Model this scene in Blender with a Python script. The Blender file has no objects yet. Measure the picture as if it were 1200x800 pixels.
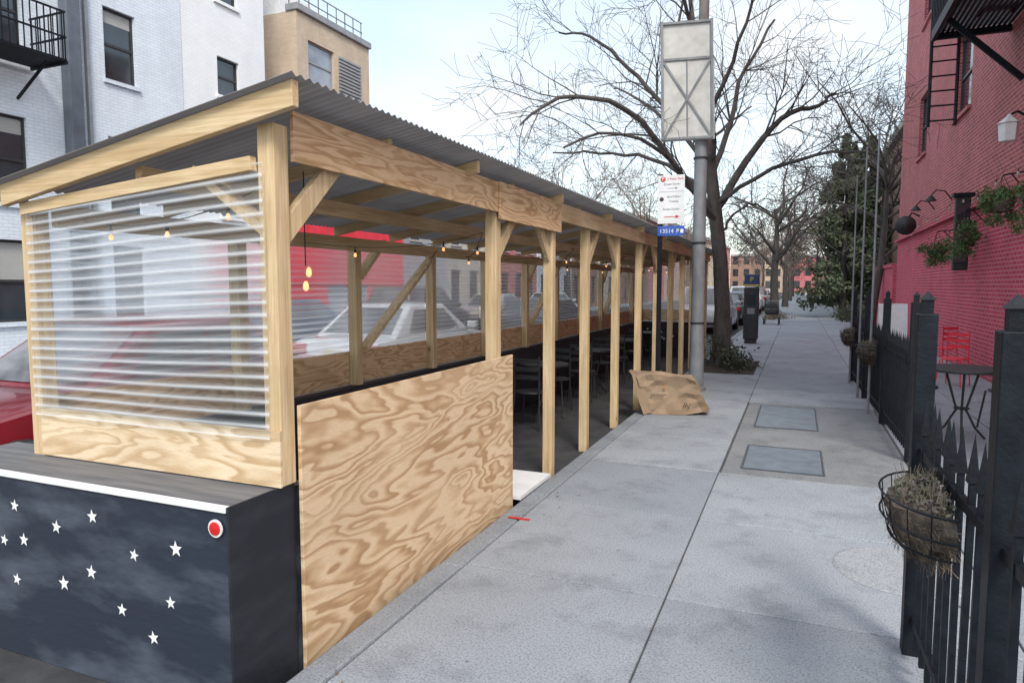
import bpy, bmesh, math, random
from mathutils import Vector, Matrix, noise as mnoise
R=math.radians
sc=bpy.context.scene; col=sc.collection
# ------------------------------------------------------------------ camera
CAM=Vector((0,0,1.65)); PSI=R(22.66); TH=R(4.645)
CF=Vector((-math.sin(PSI)*math.cos(TH),math.cos(PSI)*math.cos(TH),-math.sin(TH)))
CR=Vector((math.cos(PSI),math.sin(PSI),0)); CU=CR.cross(CF)
cd=bpy.data.cameras.new('camera'); cam=bpy.data.objects.new('camera',cd); col.objects.link(cam)
cd.sensor_width=36; cd.lens=24; cd.clip_end=2000; cd.clip_start=.05
cam.matrix_world=Matrix(((CR.x,CU.x,-CF.x,CAM.x),(CR.y,CU.y,-CF.y,CAM.y),(CR.z,CU.z,-CF.z,CAM.z),(0,0,0,1)))
sc.camera=cam
def ray(px,py): return CF+CR*((px-600)/800)+CU*((400-py)/800)
# ------------------------------------------------------------------ world
SUN_EL=R(46); SUN_ROT=R(147)
sv=Vector((math.sin(SUN_ROT)*math.cos(SUN_EL),math.cos(SUN_ROT)*math.cos(SUN_EL),math.sin(SUN_EL)))
w=bpy.data.worlds.new('World'); sc.world=w; w.use_nodes=True
nt=w.node_tree; bg=nt.nodes['Background']
sk=nt.nodes.new('ShaderNodeTexSky'); sk.sky_type='NISHITA'; sk.sun_disc=False
sk.sun_elevation=SUN_EL; sk.sun_rotation=SUN_ROT; sk.dust_density=1.2; sk.air_density=1.0
tc=nt.nodes.new('ShaderNodeTexCoord'); mp=nt.nodes.new('ShaderNodeMapping'); mp.inputs['Scale'].default_value=(1.2,1.2,2.6); mp.inputs['Location'].default_value=(.35,.1,.2)
nz=nt.nodes.new('ShaderNodeTexNoise'); nz.inputs['Scale'].default_value=1.7; nz.inputs['Detail'].default_value=7; nz.inputs['Roughness'].default_value=.5
rp=nt.nodes.new('ShaderNodeValToRGB'); rp.color_ramp.elements[0].position=.40; rp.color_ramp.elements[0].color=(.36,.36,.36,1); rp.color_ramp.elements[1].position=.64; rp.color_ramp.elements[1].color=(.98,.98,.98,1)
mx=nt.nodes.new('ShaderNodeMixRGB'); tint=nt.nodes.new('ShaderNodeMixRGB'); tint.blend_type='MULTIPLY'; tint.inputs['Fac'].default_value=1; tint.inputs['Color2'].default_value=(2.35,2.35,2.1,1)
vm=nt.nodes.new('ShaderNodeVectorMath'); vm.operation='DOT_PRODUCT'; vm.inputs[1].default_value=sv
mr=nt.nodes.new('ShaderNodeMapRange'); mr.inputs[1].default_value=-.15; mr.inputs[2].default_value=.95
mb_=nt.nodes.new('ShaderNodeMixRGB'); mb_.inputs['Color1'].default_value=(6.9,7.2,7.5,1); mb_.inputs['Color2'].default_value=(11.5,12,12.6,1)
L=nt.links.new
L(tc.outputs['Generated'],mp.inputs['Vector']); L(mp.outputs[0],nz.inputs['Vector']); L(nz.outputs['Fac'],rp.inputs[0])
L(tc.outputs['Generated'],vm.inputs[0]); L(vm.outputs['Value'],mr.inputs[0]); L(mr.outputs[0],mb_.inputs['Fac']); L(mb_.outputs[0],mx.inputs['Color2'])
L(sk.outputs[0],tint.inputs['Color1']); L(rp.outputs[0],mx.inputs['Fac']); L(tint.outputs[0],mx.inputs['Color1']); L(mx.outputs[0],bg.inputs['Color']); bg.inputs['Strength'].default_value=.15
sd=bpy.data.lights.new('sun','SUN'); sd.energy=2.6; sd.angle=R(15); sd.color=(1,.95,.87)
so=bpy.data.objects.new('sun',sd); col.objects.link(so)
so.rotation_euler=(-sv).to_track_quat('-Z','Y').to_euler(); so.location=sv*60
sc.view_settings.view_transform='Standard'; sc.view_settings.look='None'; sc.view_settings.exposure=0
# ------------------------------------------------------------------ materials
def mk(name):
    m=bpy.data.materials.new(name); m.use_nodes=True; return m,m.node_tree,m.node_tree.nodes['Principled BSDF']
def mapped(nt,scale=(1,1,1)):
    t=nt.nodes.new('ShaderNodeTexCoord'); mp=nt.nodes.new('ShaderNodeMapping'); mp.inputs['Scale'].default_value=scale
    nt.links.new(t.outputs['Object'],mp.inputs['Vector']); return mp.outputs[0]
def noise_n(nt,vec,scale,detail=5,rough=.55,dist=0):
    n=nt.nodes.new('ShaderNodeTexNoise'); n.inputs['Scale'].default_value=scale; n.inputs['Detail'].default_value=detail
    n.inputs['Roughness'].default_value=rough; n.inputs['Distortion'].default_value=dist
    nt.links.new(vec,n.inputs['Vector']); return n.outputs['Fac']
def ramp(nt,fac,stops):
    r=nt.nodes.new('ShaderNodeValToRGB'); e=r.color_ramp.elements
    while len(e)<len(stops): e.new(.5)
    for i,(p,c) in enumerate(stops): e[i].position=p; e[i].color=(*c,1)
    nt.links.new(fac,r.inputs[0]); return r.outputs[0]
def mixc(nt,fac,a,b,mode='MIX'):
    m=nt.nodes.new('ShaderNodeMixRGB'); m.blend_type=mode
    for inp,v in (('Fac',fac),('Color1',a),('Color2',b)):
        if isinstance(v,(int,float)): m.inputs[inp].default_value=v
        elif isinstance(v,tuple): m.inputs[inp].default_value=(*v,1)
        else: nt.links.new(v,m.inputs[inp])
    return m.outputs[0]
def math_n(nt,op,a,b=None):
    m=nt.nodes.new('ShaderNodeMath'); m.operation=op
    for i,v in enumerate((a,b)):
        if v is None: continue
        if isinstance(v,(int,float)): m.inputs[i].default_value=v
        else: nt.links.new(v,m.inputs[i])
    return m.outputs[0]
def bump(nt,b,h,strength,dist=.01):
    n=nt.nodes.new('ShaderNodeBump'); n.inputs['Strength'].default_value=strength; n.inputs['Distance'].default_value=dist
    nt.links.new(h,n.inputs['Height']); nt.links.new(n.outputs[0],b.inputs['Normal'])
def simple(name,c1,c2=None,scale=6,rough=.6,metal=0,bmp=0,stretch=(1,1,1),lo=.35,hi=.65,detail=6,dist=.01,spec=None):
    m,nt,b=mk(name); c2=c2 or tuple(x*.75 for x in c1)
    v=mapped(nt,stretch); f=noise_n(nt,v,scale,detail)
    nt.links.new(ramp(nt,f,[(lo,c1),(hi,c2)]),b.inputs['Base Color'])
    b.inputs['Roughness'].default_value=rough; b.inputs['Metallic'].default_value=metal
    if spec is not None: b.inputs['Specular IOR Level'].default_value=spec
    if bmp: bump(nt,b,noise_n(nt,v,scale*4,6),bmp,dist)
    return m
def plywood(name,light,mid,dark,stretch,freq=13,scale=1.0,fine_k=.45,mask=.5):
    m,nt,b=mk(name); v=mapped(nt,stretch)
    f=noise_n(nt,v,scale,3.2,.47,.35)
    s=math_n(nt,'FRACT',math_n(nt,'MULTIPLY',f,freq))
    # rotary cut figure: each band fades from pale spring wood to brown late wood, then a sharp edge
    c=ramp(nt,s,[(.0,mid),(.10,light),(.36,light),(.58,mid),(.82,dark),(.96,dark),(1.0,mid)])
    pat=noise_n(nt,mapped(nt,tuple(q*.8 for q in stretch)),1.5,2)
    c=mixc(nt,ramp(nt,pat,[(.43,(.0,.0,.0)),(.66,(mask,)*3)]),c,light)
    st=tuple(a*b_ for a,b_ in zip(stretch,(3,3,12)))
    fine=noise_n(nt,mapped(nt,st),9,6,.72)
    c=mixc(nt,fine_k,c,ramp(nt,fine,[(.33,(.48,.41,.36)),(.56,(1,1,1))]),'MULTIPLY')
    blot=noise_n(nt,mapped(nt),1.4,4)
    c=mixc(nt,.45,c,ramp(nt,blot,[(.3,(.70,.66,.62)),(.65,(1,1,1))]),'MULTIPLY')
    vo=nt.nodes.new('ShaderNodeTexVoronoi'); vo.inputs['Scale'].default_value=2.1; nt.links.new(mapped(nt,(1,1,1.5)),vo.inputs['Vector'])
    c=mixc(nt,ramp(nt,vo.outputs['Distance'],[(.018,(.8,.8,.8)),(.045,(0,0,0))]),c,(.22,.125,.06))
    nt.links.new(c,b.inputs['Base Color']); b.inputs['Roughness'].default_value=.75
    bump(nt,b,fine,.25,.004); return m
def lumber(name,axis,c1=(.74,.57,.36),c2=(.55,.38,.205)):
    st=[9,9,9]; st[axis]=.55
    m,nt,b=mk(name); v=mapped(nt,tuple(st)); f=noise_n(nt,v,2.6,6,.65,.6)
    c=ramp(nt,f,[(.3,c1),(.62,c2)])
    st2=[40,40,40]; st2[axis]=1.2; g=noise_n(nt,mapped(nt,tuple(st2)),2,5,.7)
    c=mixc(nt,.5,c,ramp(nt,g,[(.36,(.62,.55,.48)),(.54,(1,1,1))]),'MULTIPLY')
    f2=noise_n(nt,mapped(nt,(1,1,1)),2.5,4)
    c=mixc(nt,.6,c,ramp(nt,f2,[(.3,(.66,.68,.60)),(.65,(1,1,1))]),'MULTIPLY')
    vo=nt.nodes.new('ShaderNodeTexVoronoi'); vo.inputs['Scale'].default_value=2.6; nt.links.new(mapped(nt,tuple(1 if i!=axis else .7 for i in range(3))),vo.inputs['Vector'])
    c=mixc(nt,ramp(nt,vo.outputs['Distance'],[(.03,(1,1,1)),(.075,(0,0,0))]),c,(.24,.135,.06))
    nt.links.new(c,b.inputs['Base Color']); b.inputs['Roughness'].default_value=.78
    bump(nt,b,g,.35,.004); return m
def brick(name,c1,c2,mort,axis=0,bs=.5,bw=.21,rh=.073,dirt=.4,mortw=.008):
    m,nt,b=mk(name); t=nt.nodes.new('ShaderNodeTexCoord'); s=nt.nodes.new('ShaderNodeSeparateXYZ'); k=nt.nodes.new('ShaderNodeCombineXYZ')
    nt.links.new(t.outputs['Object'],s.inputs[0])
    if axis==0: nt.links.new(math_n(nt,'ADD',s.outputs[1],s.outputs[0]),k.inputs[0])
    else: nt.links.new(s.outputs[0],k.inputs[0])
    nt.links.new(s.outputs[2],k.inputs[1])
    br=nt.nodes.new('ShaderNodeTexBrick'); nt.links.new(k.outputs[0],br.inputs['Vector'])
    br.inputs['Scale'].default_value=1; br.inputs['Brick Width'].default_value=bw; br.inputs['Row Height'].default_value=rh; br.inputs['Mortar Size'].default_value=mortw
    br.inputs['Color1'].default_value=(*c1,1); br.inputs['Color2'].default_value=(*c2,1); br.inputs['Mortar'].default_value=(*mort,1)
    f=noise_n(nt,mapped(nt,(1,1,.5)),.9,8,.7)
    c=mixc(nt,dirt,br.outputs['Color'],ramp(nt,f,[(.32,(.45,.45,.45)),(.58,(1,1,1))]),'MULTIPLY')
    nt.links.new(c,b.inputs['Base Color']); b.inputs['Roughness'].default_value=.8
    inv=math_n(nt,'SUBTRACT',1.0,br.outputs['Fac']); bump(nt,b,inv,bs,.01); return m
def concrete(name,c1,c2):
    m,nt,b=mk(name); v=mapped(nt)
    c=ramp(nt,noise_n(nt,v,1.1,9,.62),[(.3,c1),(.7,c2)])
    sp=noise_n(nt,v,90,3,.7)
    c=mixc(nt,.75,c,ramp(nt,sp,[(.36,(.48,.48,.49)),(.5,(1,1,1)),(.68,(1.25,1.25,1.25))]),'MULTIPLY')
    st=noise_n(nt,v,2.3,8,.7)
    c=mixc(nt,.62,c,ramp(nt,st,[(.33,(.56,.56,.57)),(.49,(1,1,1))]),'MULTIPLY')
    vo=nt.nodes.new('ShaderNodeTexVoronoi'); vo.inputs['Scale'].default_value=5.5; nt.links.new(v,vo.inputs['Vector'])
    c=mixc(nt,ramp(nt,vo.outputs['Distance'],[(.045,(.6,.6,.6)),(.07,(0,0,0))]),c,(.085,.085,.09))
    nt.links.new(c,b.inputs['Base Color']); b.inputs['Roughness'].default_value=.85
    bump(nt,b,sp,.3,.004); return m
def glassy(name,base=(.02,.025,.03),rough=.06):
    m=simple(name,base,tuple(x*2.2 for x in base),.8,rough); m.node_tree.nodes['Principled BSDF'].inputs['Specular IOR Level'].default_value=.9; return m
def emis(name,c,s):
    m,nt,b=mk(name); b.inputs['Base Color'].default_value=(*c,1); b.inputs['Emission Color'].default_value=(*c,1); b.inputs['Emission Strength'].default_value=s; return m
def clearplastic(name,g0,g1,hz0,hz1,rib,tint=(.95,.97,.98),rb0=.4,blur=0):
    m,nt,b=mk(name); out=nt.nodes['Material Output']
    tr=nt.nodes.new('ShaderNodeBsdfTransparent'); tr.inputs[0].default_value=(*tint,1); trs=tr.outputs[0]
    if blur:
        rf=nt.nodes.new('ShaderNodeBsdfRefraction'); rf.inputs['Color'].default_value=(*tint,1); rf.inputs['Roughness'].default_value=.30; rf.inputs['IOR'].default_value=1.10
        mm=nt.nodes.new('ShaderNodeMixShader'); mm.inputs[0].default_value=blur; nt.links.new(trs,mm.inputs[1]); nt.links.new(rf.outputs[0],mm.inputs[2]); trs=mm.outputs[0]
    gl=nt.nodes.new('ShaderNodeBsdfGlossy'); gl.inputs['Roughness'].default_value=.14; gl.inputs[0].default_value=(1,1,1,1)
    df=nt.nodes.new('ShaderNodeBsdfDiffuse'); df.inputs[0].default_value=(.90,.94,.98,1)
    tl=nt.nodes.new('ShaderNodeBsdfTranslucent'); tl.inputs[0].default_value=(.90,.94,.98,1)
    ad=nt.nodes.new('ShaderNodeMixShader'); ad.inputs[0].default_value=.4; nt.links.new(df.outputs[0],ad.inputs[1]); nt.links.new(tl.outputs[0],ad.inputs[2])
    lw=nt.nodes.new('ShaderNodeLayerWeight'); lw.inputs[0].default_value=.5
    f=math_n(nt,'ADD',g0,math_n(nt,'MULTIPLY',math_n(nt,'POWER',lw.outputs['Facing'],1.9),g1))
    m1=nt.nodes.new('ShaderNodeMixShader'); nt.links.new(f,m1.inputs[0]); nt.links.new(trs,m1.inputs[1]); nt.links.new(gl.outputs[0],m1.inputs[2])
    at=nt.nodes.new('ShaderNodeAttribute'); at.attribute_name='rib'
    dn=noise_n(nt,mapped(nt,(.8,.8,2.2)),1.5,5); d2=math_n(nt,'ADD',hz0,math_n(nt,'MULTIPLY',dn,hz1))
    rb_=math_n(nt,'MULTIPLY',at.outputs['Fac'],math_n(nt,'MULTIPLY',rib,math_n(nt,'ADD',rb0,noise_n(nt,mapped(nt,(1.2,.4,9)),1.3,3))))  # crest mask mixes in white: sky highlight painted into the plastic
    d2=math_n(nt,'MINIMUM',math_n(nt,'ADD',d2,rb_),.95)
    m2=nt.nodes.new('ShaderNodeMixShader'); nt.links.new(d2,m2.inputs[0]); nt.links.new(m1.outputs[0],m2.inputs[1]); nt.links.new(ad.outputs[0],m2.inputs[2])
    nt.links.new(m2.outputs[0],out.inputs[0]); nt.nodes.remove(b); return m
def roofplastic(name):
    m,nt,b=mk(name); out=nt.nodes['Material Output']
    c=ramp(nt,noise_n(nt,mapped(nt,(.6,3,1)),2,5),[(.3,(.31,.305,.305)),(.7,(.21,.207,.21))])
    df=nt.nodes.new('ShaderNodeBsdfTranslucent'); nt.links.new(c,df.inputs[0]); nt.links.new(c,b.inputs['Base Color']); b.inputs['Roughness'].default_value=.5
    mx=nt.nodes.new('ShaderNodeMixShader'); mx.inputs[0].default_value=.12
    nt.links.new(b.outputs[0],mx.inputs[1]); nt.links.new(df.outputs[0],mx.inputs[2]); nt.links.new(mx.outputs[0],out.inputs[0]); return m
M={}
M['ply']=plywood('plywood_sheet',(.75,.56,.36),(.62,.42,.24),(.46,.28,.145),(1,.72,3.0),14,1.15,.45,.5)
M['ply_o']=plywood('orange_plywood',(.70,.48,.285),(.58,.37,.195),(.44,.255,.12),(1,.8,5),14,1.1,.45,.45)
M['ply_x']=plywood('end_plywood',(.78,.62,.43),(.68,.51,.32),(.55,.38,.215),(.8,1,3.8),12,1.1,.4)
M['lz']=lumber('upright_lumber',2); M['ly']=lumber('long_lumber',1); M['lx']=lumber('cross_lumber',0)
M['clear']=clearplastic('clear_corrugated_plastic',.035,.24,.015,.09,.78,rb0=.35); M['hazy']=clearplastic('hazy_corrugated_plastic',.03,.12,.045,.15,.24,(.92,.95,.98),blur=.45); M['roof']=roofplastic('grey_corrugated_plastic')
M['con']=[concrete('concrete_a',(.31,.333,.364),(.25,.27,.297)),concrete('concrete_b',(.285,.307,.337),(.23,.249,.275)),concrete('concrete_c',(.335,.358,.386),(.27,.29,.315))]
M['con_d']=concrete('concrete_patch',(.25,.257,.265),(.185,.192,.20)); M['con_l']=concrete('cement_patch',(.345,.36,.376),(.295,.31,.325)); M['joint']=concrete('joint_filler',(.085,.088,.092),(.06,.062,.065))
M['kerb']=concrete('kerb_stone',(.27,.29,.315),(.19,.205,.225))
M['asphalt']=simple('asphalt',(.055,.055,.057),(.03,.03,.032),5,.85,0,.5)
M['ground']=simple('earth',(.10,.09,.075),(.07,.065,.055),2,.95)
M['black']=simple('black_paint',(.010,.013,.019),(.022,.026,.034),3.5,.55,0,.2,(1,1,2.5),.45,.75)
M['blackwear']=simple('worn_black_paint',(.017,.024,.040),(.11,.13,.165),1.8,.6,0,.35,(1,1,2.6),.47,.80,9)
M['greytop']=simple('weathered_board',(.10,.10,.11),(.165,.162,.16),5,.75,0,.3,(.5,6,1))
M['white']=simple('white_paint',(.80,.80,.80),(.68,.68,.68),9,.6)
M['iron']=simple('fence_iron',(.005,.007,.011),(.010,.013,.019),14,.5,0,.25,spec=.2)
M['steel']=simple('galvanised_steel',(.25,.26,.275),(.16,.168,.18),6,.65,.1,.2,(1,1,.5)); M['oldpole']=simple('weathered_upper_pole',(.22,.19,.175),(.15,.135,.12),7,.75)
M['alu']=simple('sign_back_aluminium',(.56,.55,.52),(.43,.42,.395),5,.55,.05,.05)
M['hatch']=simple('hatch_steel',(.20,.235,.27),(.14,.165,.195),6,.5,.25,.3); M['hatchf']=simple('hatch_edge',(.09,.10,.115),(.06,.07,.08),6,.55,.2)
M['whitebrick']=brick('white_painted_brick',(.76,.82,.89),(.71,.77,.84),(.61,.67,.74),0,.5,dirt=.3)
M['whitebrick2']=brick('bright_white_brick',(.88,.89,.91),(.84,.85,.87),(.78,.79,.81),0,.4,dirt=.15)
M['tanbrick']=brick('tan_brick',(.62,.48,.35),(.56,.43,.31),(.52,.44,.36),0,.4)
M['redbrick']=brick('red_brick',(.55,.105,.105),(.36,.055,.06),(.58,.28,.28),0,.7,dirt=.5,mortw=.012)
M['redpaint']=brick('red_painted_brick',(.68,.06,.12),(.50,.035,.075),(.66,.22,.27),0,.9,dirt=.42,mortw=.012)
M['brownbrick']=brick('brown_brick',(.34,.20,.135),(.28,.16,.115),(.29,.21,.165),0,.4)
M['cream']=brick('cream_brick',(.55,.50,.43),(.50,.45,.38),(.46,.42,.37),0,.3)
M['greybrick']=brick('grey_brick',(.36,.37,.40),(.32,.33,.36),(.29,.30,.33),0,.3)
M['stone']=simple('stone_trim',(.42,.40,.37),(.33,.31,.29),4,.8,0,.2)
M['greytrim']=simple('grey_trim',(.30,.31,.33),(.24,.25,.27),4,.6)
M['duct']=simple('dark_duct',(.13,.15,.18),(.10,.115,.14),4,.5)
M['frame']=simple('dark_window_frame',(.025,.027,.03),(.04,.042,.045),9,.5)
M['glass']=glassy('window_glass'); M['glasslit']=glassy('pale_window_glass',(.18,.2,.23),.1); M['carglass']=glassy('car_glass',(.05,.055,.06),.05); M['windscreen']=simple('reflective_windscreen',(.36,.36,.38),(.10,.105,.115),2.2,.06,.6)
M['blind']=simple('window_blind',(.42,.42,.40),(.36,.36,.34),6,.8,0,.2,(1,1,30))
M['redshop']=simple('red_shopfront',(.82,.045,.075),(.68,.03,.05),3,.5)
M['bark']=simple('bark',(.105,.09,.082),(.055,.048,.044),9,.9,0,.8,(1,1,.35),dist=.03)
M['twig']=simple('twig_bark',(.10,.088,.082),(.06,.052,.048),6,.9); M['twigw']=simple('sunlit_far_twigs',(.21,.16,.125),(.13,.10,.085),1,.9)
M['ever']=simple('evergreen_needles',(.085,.115,.065),(.13,.155,.09),1.2,.8)
M['leaf']=simple('trailing_leaves',(.06,.13,.04),(.11,.18,.06),8,.6)
M['ivy']=simple('dark_ground_leaves',(.03,.045,.025),(.07,.07,.04),5,.8)
M['dry']=simple('dry_stems',(.22,.165,.11),(.13,.10,.075),9,.9)
M['litter']=simple('leaf_litter',(.22,.14,.07),(.12,.075,.04),9,.9)
M['heather']=simple('purple_green_heather',(.12,.09,.10),(.10,.115,.06),12,.9)
M['coir']=simple('coir_liner',(.14,.11,.085),(.065,.052,.042),14,.95,0,.9,dist=.03)
M['soil']=simple('soil',(.06,.045,.035),(.035,.027,.02),8,.95)
M['bagp']=simple('brown_paper',(.33,.235,.155),(.25,.172,.108),2.5,.8)
M['bagd']=simple('bag_ink',(.07,.05,.04),None,9,.8); M['orange']=simple('orange_print',(.55,.20,.06),None,9,.7)
M['red']=simple('red_plastic',(.60,.02,.02),(.50,.015,.015),9,.35); M['blue']=simple('blue_sign',(.03,.10,.42),(.025,.08,.35),9,.4); M['navy']=simple('navy_panel',(.02,.045,.14),(.016,.036,.11),9,.5)
M['yellow']=simple('yellow_panel',(.62,.46,.08),None,9,.4); M['rubber']=simple('tyre_rubber',(.02,.02,.02),None,9,.85)
M['rim']=simple('alloy_rim',(.42,.42,.43),None,9,.35,.8); M['plate']=simple('number_plate',(.65,.62,.45),None,9,.5)
M['lamp']=simple('headlight_glass',(.75,.77,.8),None,9,.15); M['tail']=simple('tail_light_red',(.45,.015,.015),None,9,.25)
M['bulb']=emis('warm_bulb',(1,.52,.2),1.3); M['unlit']=simple('unlit_bulb_glass',(.45,.42,.36),None,9,.15)
M['darkmetal']=simple('dark_metal',(.02,.021,.023),(.035,.035,.036),9,.6,.1)
M['pale']=simple('pale_board',(.78,.77,.75),(.66,.65,.63),4,.7); M['signw']=simple('sign_white',(.70,.70,.70),(.62,.62,.62),5,.5); M['signred']=simple('sign_red',(.60,.03,.04),None,9,.5); M['signgrey']=simple('sign_grey',(.25,.25,.27),None,9,.5)
def paint(name,c):
    m=simple(name,c,tuple(x*.85 for x in c),3,.28,.2); m.node_tree.nodes['Principled BSDF'].inputs['Coat Weight'].default_value=.6; return m
P={'maroon':paint('maroon_car_paint',(.20,.006,.016)),'whitep':paint('white_car_paint',(.68,.69,.7)),'silver':paint('silver_car_paint',(.42,.43,.45)),
   'dark':paint('charcoal_car_paint',(.03,.032,.036)),'bluep':paint('blue_car_paint',(.04,.07,.14)),'grey':paint('grey_car_paint',(.16,.165,.17))}
# ------------------------------------------------------------------ mesh builder
class MB:
    def __init__(s): s.v=[];s.f=[];s.m=[];s.cur=0
    def add(s,vs,fs):
        o=len(s.v); s.v+=[tuple(v) for v in vs]
        for f in fs: s.f.append(tuple(i+o for i in f)); s.m.append(s.cur)
        return s
    def box(s,x0,x1,y0,y1,z0,z1):
        return s.add([(x0,y0,z0),(x1,y0,z0),(x1,y1,z0),(x0,y1,z0),(x0,y0,z1),(x1,y0,z1),(x1,y1,z1),(x0,y1,z1)],
            [(0,3,2,1),(4,5,6,7),(0,1,5,4),(1,2,6,5),(2,3,7,6),(3,0,4,7)])
    def bar(s,a,b,wd,h,up=(0,0,1)):
        a=Vector(a);b=Vector(b);d=(b-a).normalized();u=Vector(up)
        if abs(d.dot(u))>.97: u=Vector((0,1,0))
        sd=d.cross(u).normalized(); u=sd.cross(d); sd*=wd/2; u*=h/2
        return s.add([a-sd-u,a+sd-u,a+sd+u,a-sd+u,b-sd-u,b+sd-u,b+sd+u,b-sd+u],[(0,3,2,1),(4,5,6,7),(0,1,5,4),(1,2,6,5),(2,3,7,6),(3,0,4,7)])
    def tube(s,pts,rad,n=6):
        pts=[Vector(p) for p in pts]
        if isinstance(rad,(int,float)): rad=[rad]*len(pts)
        vs=[];fs=[]; ref=None
        for i,p in enumerate(pts):
            d=(pts[min(i+1,len(pts)-1)]-pts[max(i-1,0)])
            d=d.normalized() if d.length>1e-7 else Vector((0,0,1))
            if ref is None: ref=d.orthogonal().normalized()
            ref=(ref-d*ref.dot(d)); ref=ref.normalized() if ref.length>1e-5 else d.orthogonal().normalized()
            b=d.cross(ref)
            for k in range(n):
                a=2*math.pi*k/n; vs.append(p+(ref*math.cos(a)+b*math.sin(a))*rad[i])
        for i in range(len(pts)-1):
            for k in range(n): fs.append((i*n+k,i*n+(k+1)%n,(i+1)*n+(k+1)%n,(i+1)*n+k))
        fs.append(tuple(range(n))[::-1]); o=(len(pts)-1)*n; fs.append(tuple(o+k for k in range(n)))
        return s.add(vs,fs)
    def lathe(s,prof,c,n=16,axis='z'):
        vs=[];fs=[];c=Vector(c)
        for r,z in prof:
            for k in range(n):
                a=2*math.pi*k/n
                q=(r*math.cos(a),r*math.sin(a),z) if axis=='z' else ((z,r*math.cos(a),r*math.sin(a)) if axis=='x' else (r*math.cos(a),z,r*math.sin(a)))
                vs.append(c+Vector(q))
        for i in range(len(prof)-1):
            for k in range(n): fs.append((i*n+k,i*n+(k+1)%n,(i+1)*n+(k+1)%n,(i+1)*n+k))
        fs.append(tuple(range(n))); o=(len(prof)-1)*n; fs.append(tuple(o+k for k in range(n)))
        return s.add(vs,fs)
    def quad(s,a,b,c,d): return s.add([a,b,c,d],[(0,1,2,3)])
    def leaves(s,rng,n,size,fn):
        for i in range(n):
            p=fn(); d=Vector((rng.gauss(0,1),rng.gauss(0,1),rng.gauss(0,1))).normalized(); e=d.orthogonal().normalized()
            e=(Matrix.Rotation(rng.uniform(0,6.28),3,d)@e); g=d.cross(e); q=size*rng.uniform(.6,1.4)
            s.add([p-e*q,p+g*q*.5,p+e*q,p-g*q*.5],[(0,1,2,3)])
        return s
ORG={}
def build(mb,name,mats,parent=None,smooth=False,bevel=0,at=None,recalc=True,label=None):
    me=bpy.data.meshes.new(name)
    off=ORG[parent.name] if parent else (Vector(at) if at else Vector())
    me.from_pydata([(v[0]-off.x,v[1]-off.y,v[2]-off.z) for v in mb.v],[],mb.f)
    for m in (mats if isinstance(mats,list) else [mats]): me.materials.append(m)
    for p,i in zip(me.polygons,mb.m): p.material_index=i
    if recalc:
        bm=bmesh.new(); bm.from_mesh(me); bmesh.ops.recalc_face_normals(bm,faces=bm.faces); bm.to_mesh(me); bm.free()
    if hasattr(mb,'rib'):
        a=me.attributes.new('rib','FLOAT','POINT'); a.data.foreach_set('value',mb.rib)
    if smooth:
        for p in me.polygons: p.use_smooth=True
        me.set_sharp_from_angle(angle=R(42))
    o=bpy.data.objects.new(name,me); col.objects.link(o)
    if parent: o.parent=parent; ORG[o.name]=off
    else: o.location=off; ORG[o.name]=off
    if bevel:
        b=o.modifiers.new('bevel','BEVEL'); b.width=bevel; b.segments=2; b.limit_method='ANGLE'
    if label: o['label']=label
    return o
def tag(o,label,cat,group=None):
    o['label']=label; o['category']=cat
    if group: o['group']=group
    return o
def thing(name,label,cat,loc=(0,0,0),group=None):
    o=bpy.data.objects.new(name,None); col.objects.link(o); o.location=loc; o.empty_display_size=.1; ORG[o.name]=Vector(loc)
    return tag(o,label,cat,group)
def structure(o): o['kind']='structure'; return o
def dup(root,loc,rotz=0,label=None,swap=None):
    def cp(o,par):
        c=o.copy(); col.objects.link(c)
        if par: c.parent=par
        for ch in list(o.children): cp(ch,c)
        return c
    r=cp(root,None); r.location=loc; r.rotation_euler=(0,0,rotz)
    if label: r['label']=label
    return r
def text(s,size,mat,parent,origin,name='lettering',rot=(R(90),0,0),align='CENTER'):
    cu=bpy.data.curves.new('t','FONT'); cu.body=s; cu.size=size; cu.align_x=align; cu.align_y='CENTER'; cu.extrude=.001
    o=bpy.data.objects.new('t',cu); col.objects.link(o); bpy.context.view_layer.update()
    me=bpy.data.meshes.new_from_object(o.evaluated_get(bpy.context.evaluated_depsgraph_get())); bpy.data.objects.remove(o)
    me.materials.clear(); me.materials.append(mat)
    q=bpy.data.objects.new(name,me); col.objects.link(q); q.parent=parent; q.location=Vector(origin)-ORG[parent.name]; q.rotation_euler=rot; ORG[q.name]=ORG[parent.name]
    return q
rng=random.Random(11)
# ------------------------------------------------------------------ ground, road, sidewalk
structure(build(MB().box(-400,400,-200,800,-.4,-.15),'ground',M['ground']))
structure(build(MB().box(-13.0,-1.935,-30,400,-.3,-.10),'road',M['asphalt']))
mb=MB(); cols=[-1.775,-.6,1.0,2.1,3.1]; y=-4.43; row=0
mb.cur=3; mb.box(-1.775,3.1,-4.4,240,-.2,-.012)
while y<240:
    y1=y+1.33
    for i in range(4):
        if i==1 and 6.1<y+.1 and y1<10.3: continue
        mb.cur=rng.choice([0,0,1,2]); dz=rng.uniform(-.003,.003)
        mb.box(cols[i]+.0045,cols[i+1]-.0045,y+.0045,y1-.0045,-.12,dz)
    y=y1
mb.cur=4; mb.box(-.582,.982,6.235,10.165,-.12,-.003)
structure(build(mb,'sidewalk',M['con']+[M['joint'],M['con_d']],bevel=.006))
mb=MB(); y=-4
while y<240:
    mb.box(-1.93,-1.785,y+.004,y+1.496,-.3,rng.uniform(-.004,.002)); y+=1.5
structure(build(mb,'kerb',M['kerb'],bevel=.015))
mb=MB(); y=-10
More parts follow.
